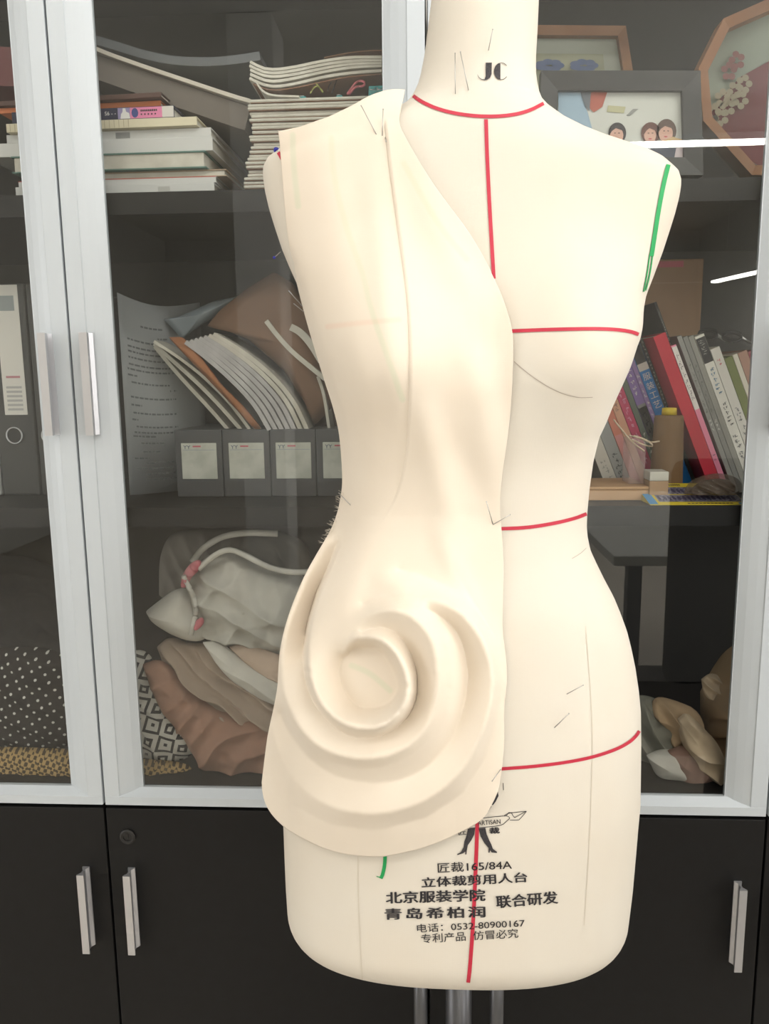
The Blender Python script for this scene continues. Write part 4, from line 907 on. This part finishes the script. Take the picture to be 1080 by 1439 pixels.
lump('taupe_cloth', 'taupe cloth with long diagonal folds above the rose brown one', 'fabric', [(221, 908), (238, 893), (262, 905), (300, 903), (350, 930), (400, 960), (420, 1010), (400, 1045), (350, 1048), (320, 1030), (290, 1000), (255, 965), (232, 935)], 0.09, 0.036, F_taupe, [(.75, 1, 75, .008), (.5, 1, 31, .006)], .006, 6, gt)
lump('cream_cloth_band', 'pale cloth band slanting between the taupe and beige folds', 'fabric', [(285, 902), (305, 900), (340, 925), (392, 950), (410, 975), (408, 1000), (385, 990), (340, 970), (310, 940)], 0.066, 0.018, F_white, [(.7, 1, 40, .002)], .003, 7, gt)
lump('beige_cloth', 'beige fold just under the pale upper fabric near the form', 'fabric', [(322, 908), (345, 903), (385, 918), (420, 930), (425, 975), (395, 962), (350, 935)], 0.072, 0.018, F_beige, [(.6, 1, 40, .002)], .003, 8, gt)
lump('white_cushion', 'small off-white cushion with a pointed corner in the heap', 'cushion', [(207, 857), (222, 845), (245, 828), (262, 826), (280, 850), (300, 880), (290, 900), (262, 898), (235, 885), (215, 870)], .085, .035, F_white, [(1, .4, 30, .002)], .003, 9, gt)
lump('pale_cotton_bundle', 'large pale cotton bundle on top of the heap beside the form', 'fabric', [(262, 820), (272, 795), (300, 775), (325, 770), (355, 785), (385, 800), (425, 805), (450, 840), (430, 905), (400, 922), (350, 912), (300, 902), (275, 880), (262, 850)], .100, .055, F_cream, [(.5, 1, 36, .006), (-.9, .6, 22, .005)], .008, 10, gt)
lump('grey_bag', 'grey crumpled fabric bag behind the white piping', 'fabric', [(224, 835), (223, 790), (232, 758), (250, 745), (300, 743), (400, 745), (440, 770), (440, 860), (300, 860), (240, 850)], .19, .04, fab('grey_mesh_fabric', (138, 132, 124)), [(1, .5, 40, .006)], .008, 11, gt)
cord('white_piping', 'thick off-white piping looping over the grey bag', [(270, 790), (285, 770), (310, 754), (345, 748), (390, 750)], .0045, .085, F_white, 'cord')
cord('white_piping', 'off-white piping edge along the top of the pale bundle', [(278, 800), (298, 782), (320, 770), (345, 780), (375, 797), (410, 805), (440, 803)], .004, .06, F_white, 'cord')
cord('hanging_tape', 'narrow white fabric tape hanging over the cushion', [(258, 810), (268, 830), (277, 850), (272, 878), (268, 892)], .0035, .05, F_white, 'ribbon')
lump('printed_scrap', 'pink and red printed fabric scrap in the heap', 'fabric', [(255, 812), (262, 797), (275, 786), (284, 788), (280, 802), (268, 812), (262, 826), (254, 826)], .062, .012, F_pink, [(1, 1, 90, .003)], .003, 12, gt, n=60, m=14)
lump('printed_scrap', 'small red printed scrap by the cushion', 'fabric', [(275, 872), (284, 866), (288, 874), (280, 884), (273, 886)], .05, .008, F_pink, [(1, 1, 90, .002)], .002, 13, gt, n=48, m=10)

# right compartment, bottom: crumpled tan paper and cloth
F_tan = fab('tan_lining', (178, 152, 122)); F_tan2 = fab('pale_tan_lining', (196, 176, 150)); F_gy = fab('grey_green_lining', (128, 126, 116)); F_mauve = fab('mauve_brown', (140, 112, 100))
gr = 'crumpled cloths in the lower right compartment'
lump('grey_cloth', 'grey green crumpled cloth low beside the hip of the form', 'fabric', [(880, 985), (900, 975), (930, 985), (960, 1010), (975, 1060), (960, 1098), (920, 1096), (895, 1070), (880, 1030)], 0.12, 0.04, F_gy, [(1, .6, 50, .006)], .008, 21, gr)
lump('white_cloth', 'off-white cloth corner low in the right compartment', 'fabric', [(908, 1062), (930, 1052), (965, 1058), (975, 1090), (960, 1100), (925, 1098)], 0.07, 0.025, F_white, [(1, .6, 40, .004)], .004, 22, gr)
lump('mauve_cloth', 'mauve brown cloth beside the off-white corner', 'fabric', [(938, 1055), (965, 1045), (1000, 1075), (1010, 1098), (985, 1108), (950, 1106), (945, 1085)], 0.066, 0.025, F_mauve, [(1, -.6, 40, .004)], .004, 23, gr)
lump('tan_cloth', 'tan crumpled cloth in the middle of the right heap', 'fabric', [(912, 1000), (920, 978), (950, 985), (985, 1000), (990, 1040), (965, 1052), (935, 1052), (932, 1020)], 0.105, 0.035, F_tan, [(1, .8, 55, .007)], .007, 24, gr)
lump('brown_bundle', 'brown bundle rising beside the right door stile', 'fabric', [(985, 975), (1000, 945), (1020, 915), (1045, 900), (1060, 960), (1050, 1060), (1030, 1105), (1005, 1080), (985, 1030)], 0.14, 0.06, F_tan, [(-1, .8, 42, .008), (1, .5, 25, .006)], .009, 25, gr)
lump('pale_tan_cloth', 'pale tan folded lining slanting at the front of the right heap', 'fabric', [(952, 1010), (965, 1000), (985, 1020), (1010, 1045), (1022, 1085), (1020, 1106), (1000, 1100), (970, 1070), (955, 1040)], 0.068, 0.03, F_tan2, [(.8, 1, 60, .006)], .006, 26, gr)
lump('crumpled_wrap', 'small crumpled pale wrap on top of the right heap', 'paper', [(985, 955), (998, 945), (1012, 950), (1008, 975), (998, 985), (988, 975)], 0.075, 0.015, F_tan2, [(.8, 1, 90, .006)], .006, 27, gr, n=80, m=20)

# ------------------------------------------------------------------ right cabinet, top shelf: frames
M_wood = pmat('orange_brown_wood', (168, 118, 78), .5, var=(25, (150, 100, 64))); M_bframe = pmat('black_picture_frame', (44, 43, 42), .4); M_mat = pmat('pale_mat_board', (186, 190, 176), .8)
def picture(name, label, outer, bw, Y, dep, mframe, mmat, lean=.0):
    """framed picture from its outline (px at depth Y); bw = border in metres"""
    O = np.array([at(x, y, Y) for x, y in outer]); c = O.mean(0); t = thing(name, label, 'picture', (c[0], Y, S1)); n = len(O); V = []
    I = []
    for i in range(n):
        a, b, d = O[i-1][[0, 2]], O[i][[0, 2]], O[(i+1) % n][[0, 2]]
        e1 = (b-a)/np.hypot(*(b-a)); e2 = (d-b)/np.hypot(*(d-b)); n1 = np.array([-e1[1], e1[0]]); n2 = np.array([-e2[1], e2[0]])
        m_ = n1+n2; m_ /= np.hypot(*m_); s = bw/max(.3, m_@n1); q = b+m_*s; q2 = b-m_*s; cc_ = c[[0, 2]]
        I.append(q if np.hypot(*(q-cc_)) < np.hypot(*(q2-cc_)) else q2)
    def L(z): return lean*(z-O[:, 2].min())
    for y in (Y, Y+dep):
        for p in O: V.append((p[0], y+L(p[2]), p[2]))
        for p in I: V.append((p[0], y+L(p[1])+(.003 if y == Y else 0), p[1]))
    Fs = []
    for i in range(n):
        j = (i+1) % n; Fs += [(i, j, n+j, n+i), (2*n+i, 3*n+i, 3*n+j, 2*n+j), (i, 2*n+i, 2*n+j, j), (n+i, n+j, 3*n+j, 3*n+i)]
    mesh('frame', V, Fs, mframe, t)
    mesh('mat_board', [(p[0], Y+dep*.7+L(p[1]), p[1]) for p in I], [tuple(range(n))], mmat, t)
    return t, I, lambda x, y, l=.0: (at(x, y, Y+dep*.7-l))
t, I, pp = picture('framed_flower_picture', 'wooden framed picture with blue flowers behind the neck of the form', [(640, 34), (879, 36), (912, 246), (625, 246)], .011, .20, .02, M_wood, M_mat)
ib = [pp(x, y, .002) for x, y in ((660, 74), (847, 76), (862, 240), (650, 240))]; mesh('inner_panel', ib, [(0, 1, 2, 3)], colmat((172, 172, 146)), t)
M_bl = colmat((96, 112, 150))
for cx_, cy_ in ((772, 92), (820, 92), (735, 92)):
    g = G()
    for k in range(7):
        a = k*.9; x = cx_+13*math.cos(a); y = cy_+5*math.sin(a); g.add([pp(x+8*math.cos(q*.785), y+4.5*math.sin(q*.785), .0035+.0002*k) for q in range(8)], [tuple(range(8))])
    g.out('blue_flower', M_bl, t)
t, I, pp = picture('framed_photograph', 'black framed photograph of smiling women on the top right shelf', [(760, 99), (984, 99), (988, 246), (756, 246)], .0205, .06, .016, M_bframe, colmat((196, 198, 190)))
def art(name, pts, mat, l): return mesh(name, [pp(x, y, l) for x, y in pts], [tuple(range(len(pts)))], mat, t)
def ell(cx_, cy_, rx, ry, n=18): return [(cx_+rx*math.cos(2*math.pi*k/n), cy_+ry*math.sin(2*math.pi*k/n)) for k in range(n)]
art('photo_ceiling', [(784, 126), (961, 126), (966, 238), (784, 238)], colmat((196, 196, 188)), .0012)
art('photo_window', [(784, 128), (815, 129), (826, 160), (832, 182), (818, 178), (803, 176), (784, 176)], colmat((148, 170, 186)), .0016)
art('photo_red_panel', [(820, 129), (853, 129), (846, 150), (834, 158), (826, 150)], colmat((168, 92, 76)), .002); art('photo_dark_panel', [(815, 129), (830, 129), (828, 156), (822, 150)], colmat((100, 104, 110)), .0024)
art('photo_vent', [(854, 148), (879, 150), (876, 159), (852, 157)], colmat((178, 174, 140)), .002); art('photo_grey_vent', [(889, 153), (897, 153), (884, 163), (880, 162)], colmat((140, 140, 136)), .002)
M_hair1 = colmat((52, 46, 50)); M_hair2 = colmat((96, 60, 52)); M_skin = colmat((206, 164, 146)); M_sc = colmat((196, 166, 120))
for (cx_, cy_, hr, fr, mh) in ((867, 187, (12.5, 15), (9.5, 12), M_hair1), (914, 187, (13.5, 15.5), (8.5, 11), M_hair2), (936, 184, (14, 17), (10, 13.5), colmat((92, 72, 64)))):
    art('photo_hair', ell(cx_, cy_, *hr), mh, .0028); art('photo_face', ell(cx_-1, cy_+3, *fr), M_skin, .0034)
    art('photo_mouth', ell(cx_-1, cy_+8, 2.6, 1.0, 10), colmat((190, 90, 90)), .0040)
    art('photo_hair', [(cx_-fr[0]-1, cy_+2), (cx_-fr[0], cy_-8), (cx_, cy_-hr[1]+2), (cx_+fr[0], cy_-8), (cx_+fr[0], cy_+2), (cx_+fr[0]-3, cy_-4), (cx_-2, cy_-7), (cx_-fr[0]+2, cy_-3)], mh, .0038)
    for s in (-3.2, 2.4): art('photo_eye', ell(cx_+s, cy_+0, 1.4, .6, 8), M_hair1, .0040)
art('photo_shoulder', [(845, 200), (858, 196), (878, 200), (884, 212), (884, 236), (845, 236)], M_hair1, .0026)
art('photo_scarf', [(925, 200), (945, 192), (958, 196), (960, 204), (940, 206)], M_sc, .0042)
art('photo_coat_dark', [(905, 204), (930, 202), (950, 206), (944, 238), (905, 238)], colmat((70, 74, 88)), .0032); art('photo_coat_light', [(950, 206), (964, 204), (966, 238), (944, 238)], colmat((196, 182, 184)), .0036)
t, I, pp = picture('octagonal_framed_picture', 'wooden octagonal frame with red and pale embroidery at the right edge', [(981, 96), (1016, 26), (1120, -20), (1190, 20), (1180, 180), (1130, 244), (1056, 246), (988, 170)], .012, .115, .03, M_wood, colmat((150, 158, 142)))
art('red_ground', [(992, 170), (1010, 140), (1040, 108), (1080, 86), (1150, 60), (1165, 170), (1120, 230), (1064, 232), (1010, 200)], colmat((112, 46, 50)), .002)
rr = random.Random(8)
for k in range(9):
    x, y = [(1002, 158), (1015, 138), (1022, 150), (1032, 128), (1040, 140), (1045, 118), (1024, 100), (1035, 85), (1012, 165)][k]; g = G()
    for j in range(5):
        a = j*1.2566+k; g.add([pp(x+7*math.cos(a)+5*math.cos(q*.785), y+9*math.sin(a)+5*math.sin(q*.785), .0035+.0003*j) for q in range(8)], [tuple(range(8))])
    g.out('embroidered_flower', colmat((168, 156, 132) if k not in (6, 7) else (134, 84, 80)), t)

# ------------------------------------------------------------------ right cabinet, middle shelf: leaning books
LEAN = math.radians(22.5)
def lean_book(label, x0, x1, ytop, col, Yf=.17, dep=.13, titles=(), bands=()):
    """leaning book: spine edges x0..x1 (px at row 600), top of the spine at row ytop"""
    uz = np.array([-math.sin(LEAN), 0, math.cos(LEAN)]); ux = np.array([uz[2], 0, -uz[0]])
    a, b = at(x0, 600, Yf), at(x1, 600, Yf); wd = abs(b[0]-a[0])*math.cos(LEAN); mid = (a+b)/2
    low = S2+.001+abs(ux[2])*wd/2; B = mid-uz*((mid[2]-low)/uz[2]); zt = Z((x0+x1)/2-30, ytop, Yf); L = (zt-B[2])/uz[2]
    R = Matrix(((ux[0], 0, uz[0]), (0, 1, 0), (ux[2], 0, uz[2]))); c = Vector(B.tolist())
    t = thing('book', label, 'book', B, 'books leaning on the right shelf'); hw = wd/2*.975; e = min(.0012, hw*.2)
    mc = colmat(col)
    g = G(); g.box((-hw, 0, 0), (-hw+e, dep, L), 0, R, c); g.box((hw-e, 0, 0), (hw, dep, L), 0, R, c); g.box((-hw, -.0006, 0), (hw, e, L), 0, R, c); g.out('cover', mc, t)
    G().box((-hw+e+.0001, e+.0002, .002), (hw-e-.0001, dep-.002, L-.002), 0, R, c).out('pages', M_pages, t)
    def P(u_, v_, l): return c+R@Vector(((u_-.5)*2*hw, -.0007-l, v_*L))
    for (v0, v1, cl) in bands: mesh('spine_band', [P(0.02, v0, .0002), P(.98, v0, .0002), P(.98, v1, .0002), P(0.02, v1, .0002)], [(0, 1, 2, 3)], colmat(cl), t)
    for (s, v0, v1, cl) in titles:
        m_ = colmat(cl)
        if isinstance(s, int):                  # print too small to read: little strokes
            V = []; Fc = []; h = (v1-v0)/s; rq = random.Random(int(x0*7)+s)
            for k in range(s):
                for q in range(4):
                    u0, w0 = rq.uniform(.22, .6), v1-h*(k+.15+rq.uniform(0, .55)); du, dv = (rq.uniform(.12, .3), h*.1) if q % 2 else (.07, h*.38)
                    n = len(V); V += [P(u0, w0, .0005), P(u0+du, w0, .0005), P(u0+du, w0-dv, .0005), P(u0, w0-dv, .0005)]; Fc.append((n, n+1, n+2, n+3))
            mesh('spine_print', V, Fc, m_, t, kind='stuff'); continue
        n = len(s); h = (v1-v0)/n
        for k, ch in enumerate(s):              # characters one under another
            vv, ff_ = text_mesh(ch, 0); lo = vv.min(0); hi = vv.max(0); sz = max(hi-lo)
            V = [P(.5+(p[0]-(lo[0]+hi[0])/2)/sz*.72, v1-h*(k+.5)+(p[1]-(lo[1]+hi[1])/2)/sz*.72*2*hw/L, .0005) for p in vv]
            mesh('spine_title', V, ff_, m_, t)
    return t
W = (226, 222, 214)
lean_book('cream book lowest on the left beside the form waist', 818, 838, 596, (196, 190, 178), titles=[(4, .1, .45, (150, 146, 140))])
lean_book('grey book with dark lettering beside the form waist', 838.5, 857, 560, (146, 146, 143), titles=[(6, .03, .4, (60, 60, 62))])
lean_book('orange and pink worn book at the left of the row', 857.5, 870, 536, (196, 112, 88), bands=[(0, .5, (200, 130, 126))])
lean_book('peach book with a short dark mark near its top', 870.5, 882, 538, (206, 152, 122), titles=[(3, .72, .86, (90, 60, 60))])
lean_book('magenta book in the left of the row', 882.5, 896, 512, (184, 44, 88), titles=[(9, .2, .8, (226, 160, 184))])
lean_book('dark green slim book right of the magenta one', 896.5, 905, 495, (86, 96, 82), titles=[(4, .25, .42, W)])
lean_book('violet book with white print above a grey title panel', 905.5, 919, 474, (126, 98, 160), titles=[(7, .62, .88, W), (5, .26, .52, (60, 58, 66))], bands=[(0, .56, (124, 124, 120)), (.24, .54, (192, 190, 186))])
lean_book('slim lilac book beside the bright blue one', 919.5, 926, 468, (142, 118, 170), titles=[(12, .25, .75, W)])
lean_book('bright blue book with white title', 926.5, 943, 486, (0, 118, 190), titles=[('服装工艺', .56, .82, W)], bands=[(.83, .88, (218, 212, 202)), (.88, 1, (40, 38, 38))])
lean_book('black book between the blue and the red one', 943.5, 949, 455, (40, 38, 38), titles=[(22, .45, .95, (190, 188, 180))], dep=.14)
lean_book('wide red book in the middle of the leaning row', 964, 983.5, 470, (186, 32, 54), Yf=.125, dep=.17)
lean_book('white and pink spined book against the red one', 984, 992, 485, (226, 132, 158), Yf=.125, dep=.17, titles=[(8, .62, .95, (90, 70, 84)), (2, .22, .27, (70, 50, 90))], bands=[(.57, .99, (224, 216, 208))])
lean_book('tall black book with a line of tiny white print, rising above the red one', 982.6, 986.6, 424, (44, 42, 40), Yf=.15, dep=.14, titles=[(26, .62, .97, (190, 188, 180))])
lean_book('first grey slim book right of the red one', 997, 1004, 472, (144, 142, 136), Yf=.125, dep=.17, titles=[(6, .5, .85, (96, 94, 90)), (3, .4, .48, W)])
lean_book('second grey slim book right of the red one', 1004.5, 1012, 473, (132, 130, 124), Yf=.125, dep=.17, titles=[(6, .5, .85, (90, 88, 84)), (3, .4, .48, W)])
lean_book('third grey slim book right of the red one', 1012.5, 1020.5, 472, (146, 143, 134), Yf=.125, dep=.17)
lean_book('white book with a black box title and blue lettering', 1021, 1036, 471, (226, 221, 209), Yf=.125, dep=.17, titles=[(7, .88, .975, (190, 188, 180)), (6, .62, .80, (30, 110, 150)), (6, .42, .58, (40, 40, 44)), (7, .14, .38, (90, 90, 94))], bands=[(.83, .985, (44, 42, 42)), (0, .09, (30, 120, 130))])
lean_book('white book with small grey title, right of the black boxed one', 1036.5, 1051, 489, (218, 213, 202), Yf=.125, dep=.17, titles=[(6, .36, .6, (120, 120, 120)), (2, .88, .93, (200, 80, 92))])
lean_book('olive green slim book', 1051.5, 1064, 502, (110, 118, 58), Yf=.125, dep=.17)
lean_book('cream book right of the olive one', 1064.5, 1072, 498, (212, 204, 184), Yf=.125, dep=.17)
lean_book('pinkish brown book near the right door stile', 1072.5, 1087, 494, (164, 122, 102), Yf=.125, dep=.17)
lean_book('dark red book near the right door stile', 1087.5, 1097, 493, (144, 58, 66), Yf=.125, dep=.17)
lean_book('teal book at the right door stile', 1097.5, 1105, 498, (62, 132, 116), Yf=.125, dep=.17)
# carton behind the books
x0, x1 = X(840, 400, .315), X(987, 400, .315); z1 = Z(940, 364, .315)
t = thing('cardboard_carton', 'tall cardboard carton with a pink printed strip behind the books', 'box', ((x0+x1)/2, .35, S2))
G().box((x0, .315, S2+.0005), (x1, .40, z1), .002).out('body', pmat('carton_card', (168, 134, 104), .8, var=(20, (158, 124, 94))), t)
mesh('pink_strip', [(x0+.01, .3144, z1-.012), (x1-.03, .3144, z1-.012), (x1-.03, .3144, z1-.003), (x0+.01, .3144, z1-.003)], [(0, 1, 2, 3)], colmat((200, 104, 112)), t)
mesh('top_flap', [(x0, .3142, z1-.035), (x1, .3142, z1-.035), (x1, .3142, z1-.0345), (x0, .3142, z1-.0345)], [(0, 1, 2, 3)], colmat((190, 164, 140)), t)
0 and flat_text('', (X(928, 376, .314), .314, Z(928, 382, .314)), (1, 0, 0), (0, 0, 1), .026, .008, colmat((190, 96, 104)), t, .02)
# scissors on top of the books
M_blkp = pmat('black_plastic_handle', (30, 28, 28), .35)
for k, (cx_, cy_, lab) in enumerate(((994, 475, 'scissors with black loops lying on the books, left pair'), (1028, 478, 'scissors with black loops lying on the books, right pair'))):
    p = at(cx_, cy_-4, .15); t = thing('scissors', lab, 'scissors', p, 'scissors on the leaning books')
    for s in (0, 1):
        q = [p+np.array([.012*math.cos(a)+.004*s, .010*math.sin(a)*.4+.010*s, .0055*math.sin(a)+.003*s]) for a in np.linspace(0, 2*math.pi, 20)]; G().tube(q, .0018, 6).out('loop_handle', M_blkp, t, True)
    G().tube([p+[.012, 0, 0], p+[.03, .02, -.006], p+[.055, .06, -.008]], [.0022, .0018, .0006], 6).out('blade', M_steel, t, True)
# thread cone
Yc = .122; p = at(934, 640, Yc); zt_, zb2 = Z(934, 584, Yc), S2+.0005; r0_ = (X(955, 620, Yc)-X(915, 620, Yc))/2; xc = X(938, 620, Yc)
t = thing('thread_cone', 'brown cone of thread with a yellow tip in front of the books', 'thread cone', (xc, Yc, S2))
G().lathe([(r0_*1.12, 0), (r0_*1.15, .004), (r0_*1.08, (zt_-zb2)*.5), (r0_*1.0, (zt_-zb2)*.96), (r0_*.95, zt_-zb2), (r0_*.5, zt_-zb2+.0005)], (xc, Yc, zb2), 36).out('thread', pmat('brown_thread', (120, 92, 62), .9, bump=('noise', 800, .3)), t, True)
G().lathe([(r0_*.52, 0), (r0_*.50, .009), (r0_*.35, .0095)], (xc, Yc, zt_+.0008), 28).out('cone_tip', colmat((206, 178, 30), .4), t, True)
# tan box at the left, printed yellow box with a bag of cords at the right
xA, xB = X(800, 690, .065), X(911, 690, .065); G_ = thing('tan_box', 'flat tan cardboard box on the shelf beside the form waist', 'box', ((xA+xB)/2, .08, S2))
zA = Z(870, 684, .065); M_tanb = pmat('tan_card', (196, 158, 120), .7, var=(18, (184, 146, 108)))
G().box((xA, .065, S2+.0004), (xB, .155, zA-.004), .001).out('body', M_tanb, G_); G().box((xA-.001, .064, zA-.0038), (xB+.001, .156, zA), .001).out('lid', M_tanb, G_)
xA, xB = X(914, 695, .032), X(1050, 695, .032); t = thing('printed_box', 'flat yellow and blue printed box at the front of the right shelf', 'box', ((xA+xB)/2, .07, S2)); zA = S2+.020
M_yel = colmat((214, 190, 50)); M_bl2 = colmat((74, 140, 186)); M_lil = pmat('patterned_print', (150, 146, 160), .6, var=(300, (70, 66, 90)))
# printed face, rising from the shelf lip to the back
zf0, zf1 = Z(980, 710, .031), Z(980, 679, .10)
def fp(u_, v_, l=0): return np.array([xA+(xB-xA)*u_-.004*v_, .031+.069*v_, zf0+(zf1-zf0)*v_+l])
g = G(); lo_ = S2+.0005; g.add([fp(0, 0), fp(1, 0), fp(1, 1), fp(0, 1), (xA, .031, lo_), (xB, .031, lo_), (xB-.004, .10, lo_), (xA-.004, .10, lo_)], [(0, 1, 2, 3), (7, 6, 5, 4), (0, 4, 5, 1), (1, 5, 6, 2), (2, 6, 7, 3), (3, 7, 4, 0)]); g.out('body', M_yel, t)
def fpatch(n_, u0, u1, v0, v1, m_, l): return mesh(n_, [fp(u0, v0, l), fp(u1, v0, l), fp(u1, v1, l), fp(u0, v1, l)], [(0, 1, 2, 3)], m_, t)
fpatch('blue_edge', 0, .09, 0, 1, M_bl2, .0004); fpatch('pattern_panel', .12, 1, .14, .44, M_lil, .0004); fpatch('pattern_panel', .12, 1, .48, .80, M_lil, .0004)
fpatch('blue_corner', .93, 1, .0, .1, M_bl2, .0006)
V = []; Fc = []; rq = random.Random(4)
for v0 in (.20, .54):
    for k in range(16):
        u0 = .15+k*.052+rq.uniform(-.006, .006); n = 7; q0 = len(V)
        V += [fp(u0+.014*(1+.5*rq.random())*math.cos(a*.9), v0+.09+.085*(1+.4*rq.random())*math.sin(a*.9), .0007) for a in range(n)]; Fc.append(tuple(range(q0, q0+n)))
mesh('printed_figures', V, Fc, colmat((66, 62, 90)), t, kind='stuff')
for k in range(9): fpatch('print_mark', .30+k*.022, .314+k*.022, .87, .93, M_txt, .0006)
for k in range(12): fpatch('print_mark', .40+k*.04, .428+k*.04, .05, .08, M_txt, .0006)
# clear bag with dark cords
M_bagp = pmat('clear_bag', (110, 96, 84), .15); M_bagp.node_tree.nodes['Principled BSDF'].inputs['Alpha'].default_value = .45
lump('cord_bundle', 'dark brown bundle of cord in a clear bag on the printed box', 'cord', [(968, 690), (980, 678), (1000, 672), (1025, 674), (1034, 684), (1028, 695), (1000, 699), (975, 698)], .058, .016, pmat('dark_cord', (66, 52, 42), .8), [(.4, 1, 220, .003)], .004, 31, n=90, m=20, zfl=S2+.012)
lump('clear_bag', 'crinkled clear plastic bag round the dark cords', 'bag', [(960, 694), (966, 678), (985, 668), (1010, 664), (1036, 670), (1044, 684), (1036, 698), (1005, 704), (975, 702)], .046, .020, M_bagp, [(.6, 1, 120, .003)], .004, 32, n=90, m=20, zfl=S2+.012)
# clear box with pinkish ribbons at the left of the cone
M_cb = pmat('clear_plastic_box', (200, 180, 176), .2); M_cb.node_tree.nodes['Principled BSDF'].inputs['Alpha'].default_value = .28
xA, xB = X(884, 640, .085), X(907, 640, .085); t = thing('clear_plastic_box', 'small clear plastic box standing on the tan box in front of the orange books', 'box', ((xA+xB)/2, .10, S2))
zq = Z(870, 684, .065)+.0006; G().box((xA, .085, zq), (xB, .12, Z(900, 616, .085)), .001).out('body', M_cb, t)
xA, xB = X(913, 660, .062), X(940, 660, .062); t = thing('small_box', 'small brown box with a pale top beside the thread cone', 'box', ((xA+xB)/2, .08, S2)); zq = Z(900, 663, .062)
G().box((xA, .062, S2+.0005), (xB, .092, zq-.012), .001).out('body', colmat((164, 132, 100)), t); G().box((xA, .062, zq-.0118), (xB, .092, zq), .001).out('lid', colmat((192, 188, 176)), t)
for k, pts in enumerate(([(884, 612), (900, 616), (915, 622), (926, 620)], [(888, 618), (905, 626), (920, 628), (908, 618), (890, 612)], [(862, 590), (875, 606), (888, 622), (905, 634)])):
    cord('pale_ribbon', 'pale ribbon scrap near the thread cone, %s' % ('upper', 'looped', 'slanting')[k], pts, .0011, .070, colmat((206, 186, 160)), 'ribbon')
# reflections in the door glass are mirrored from the room geometry
print('objects', len(bpy.data.objects))
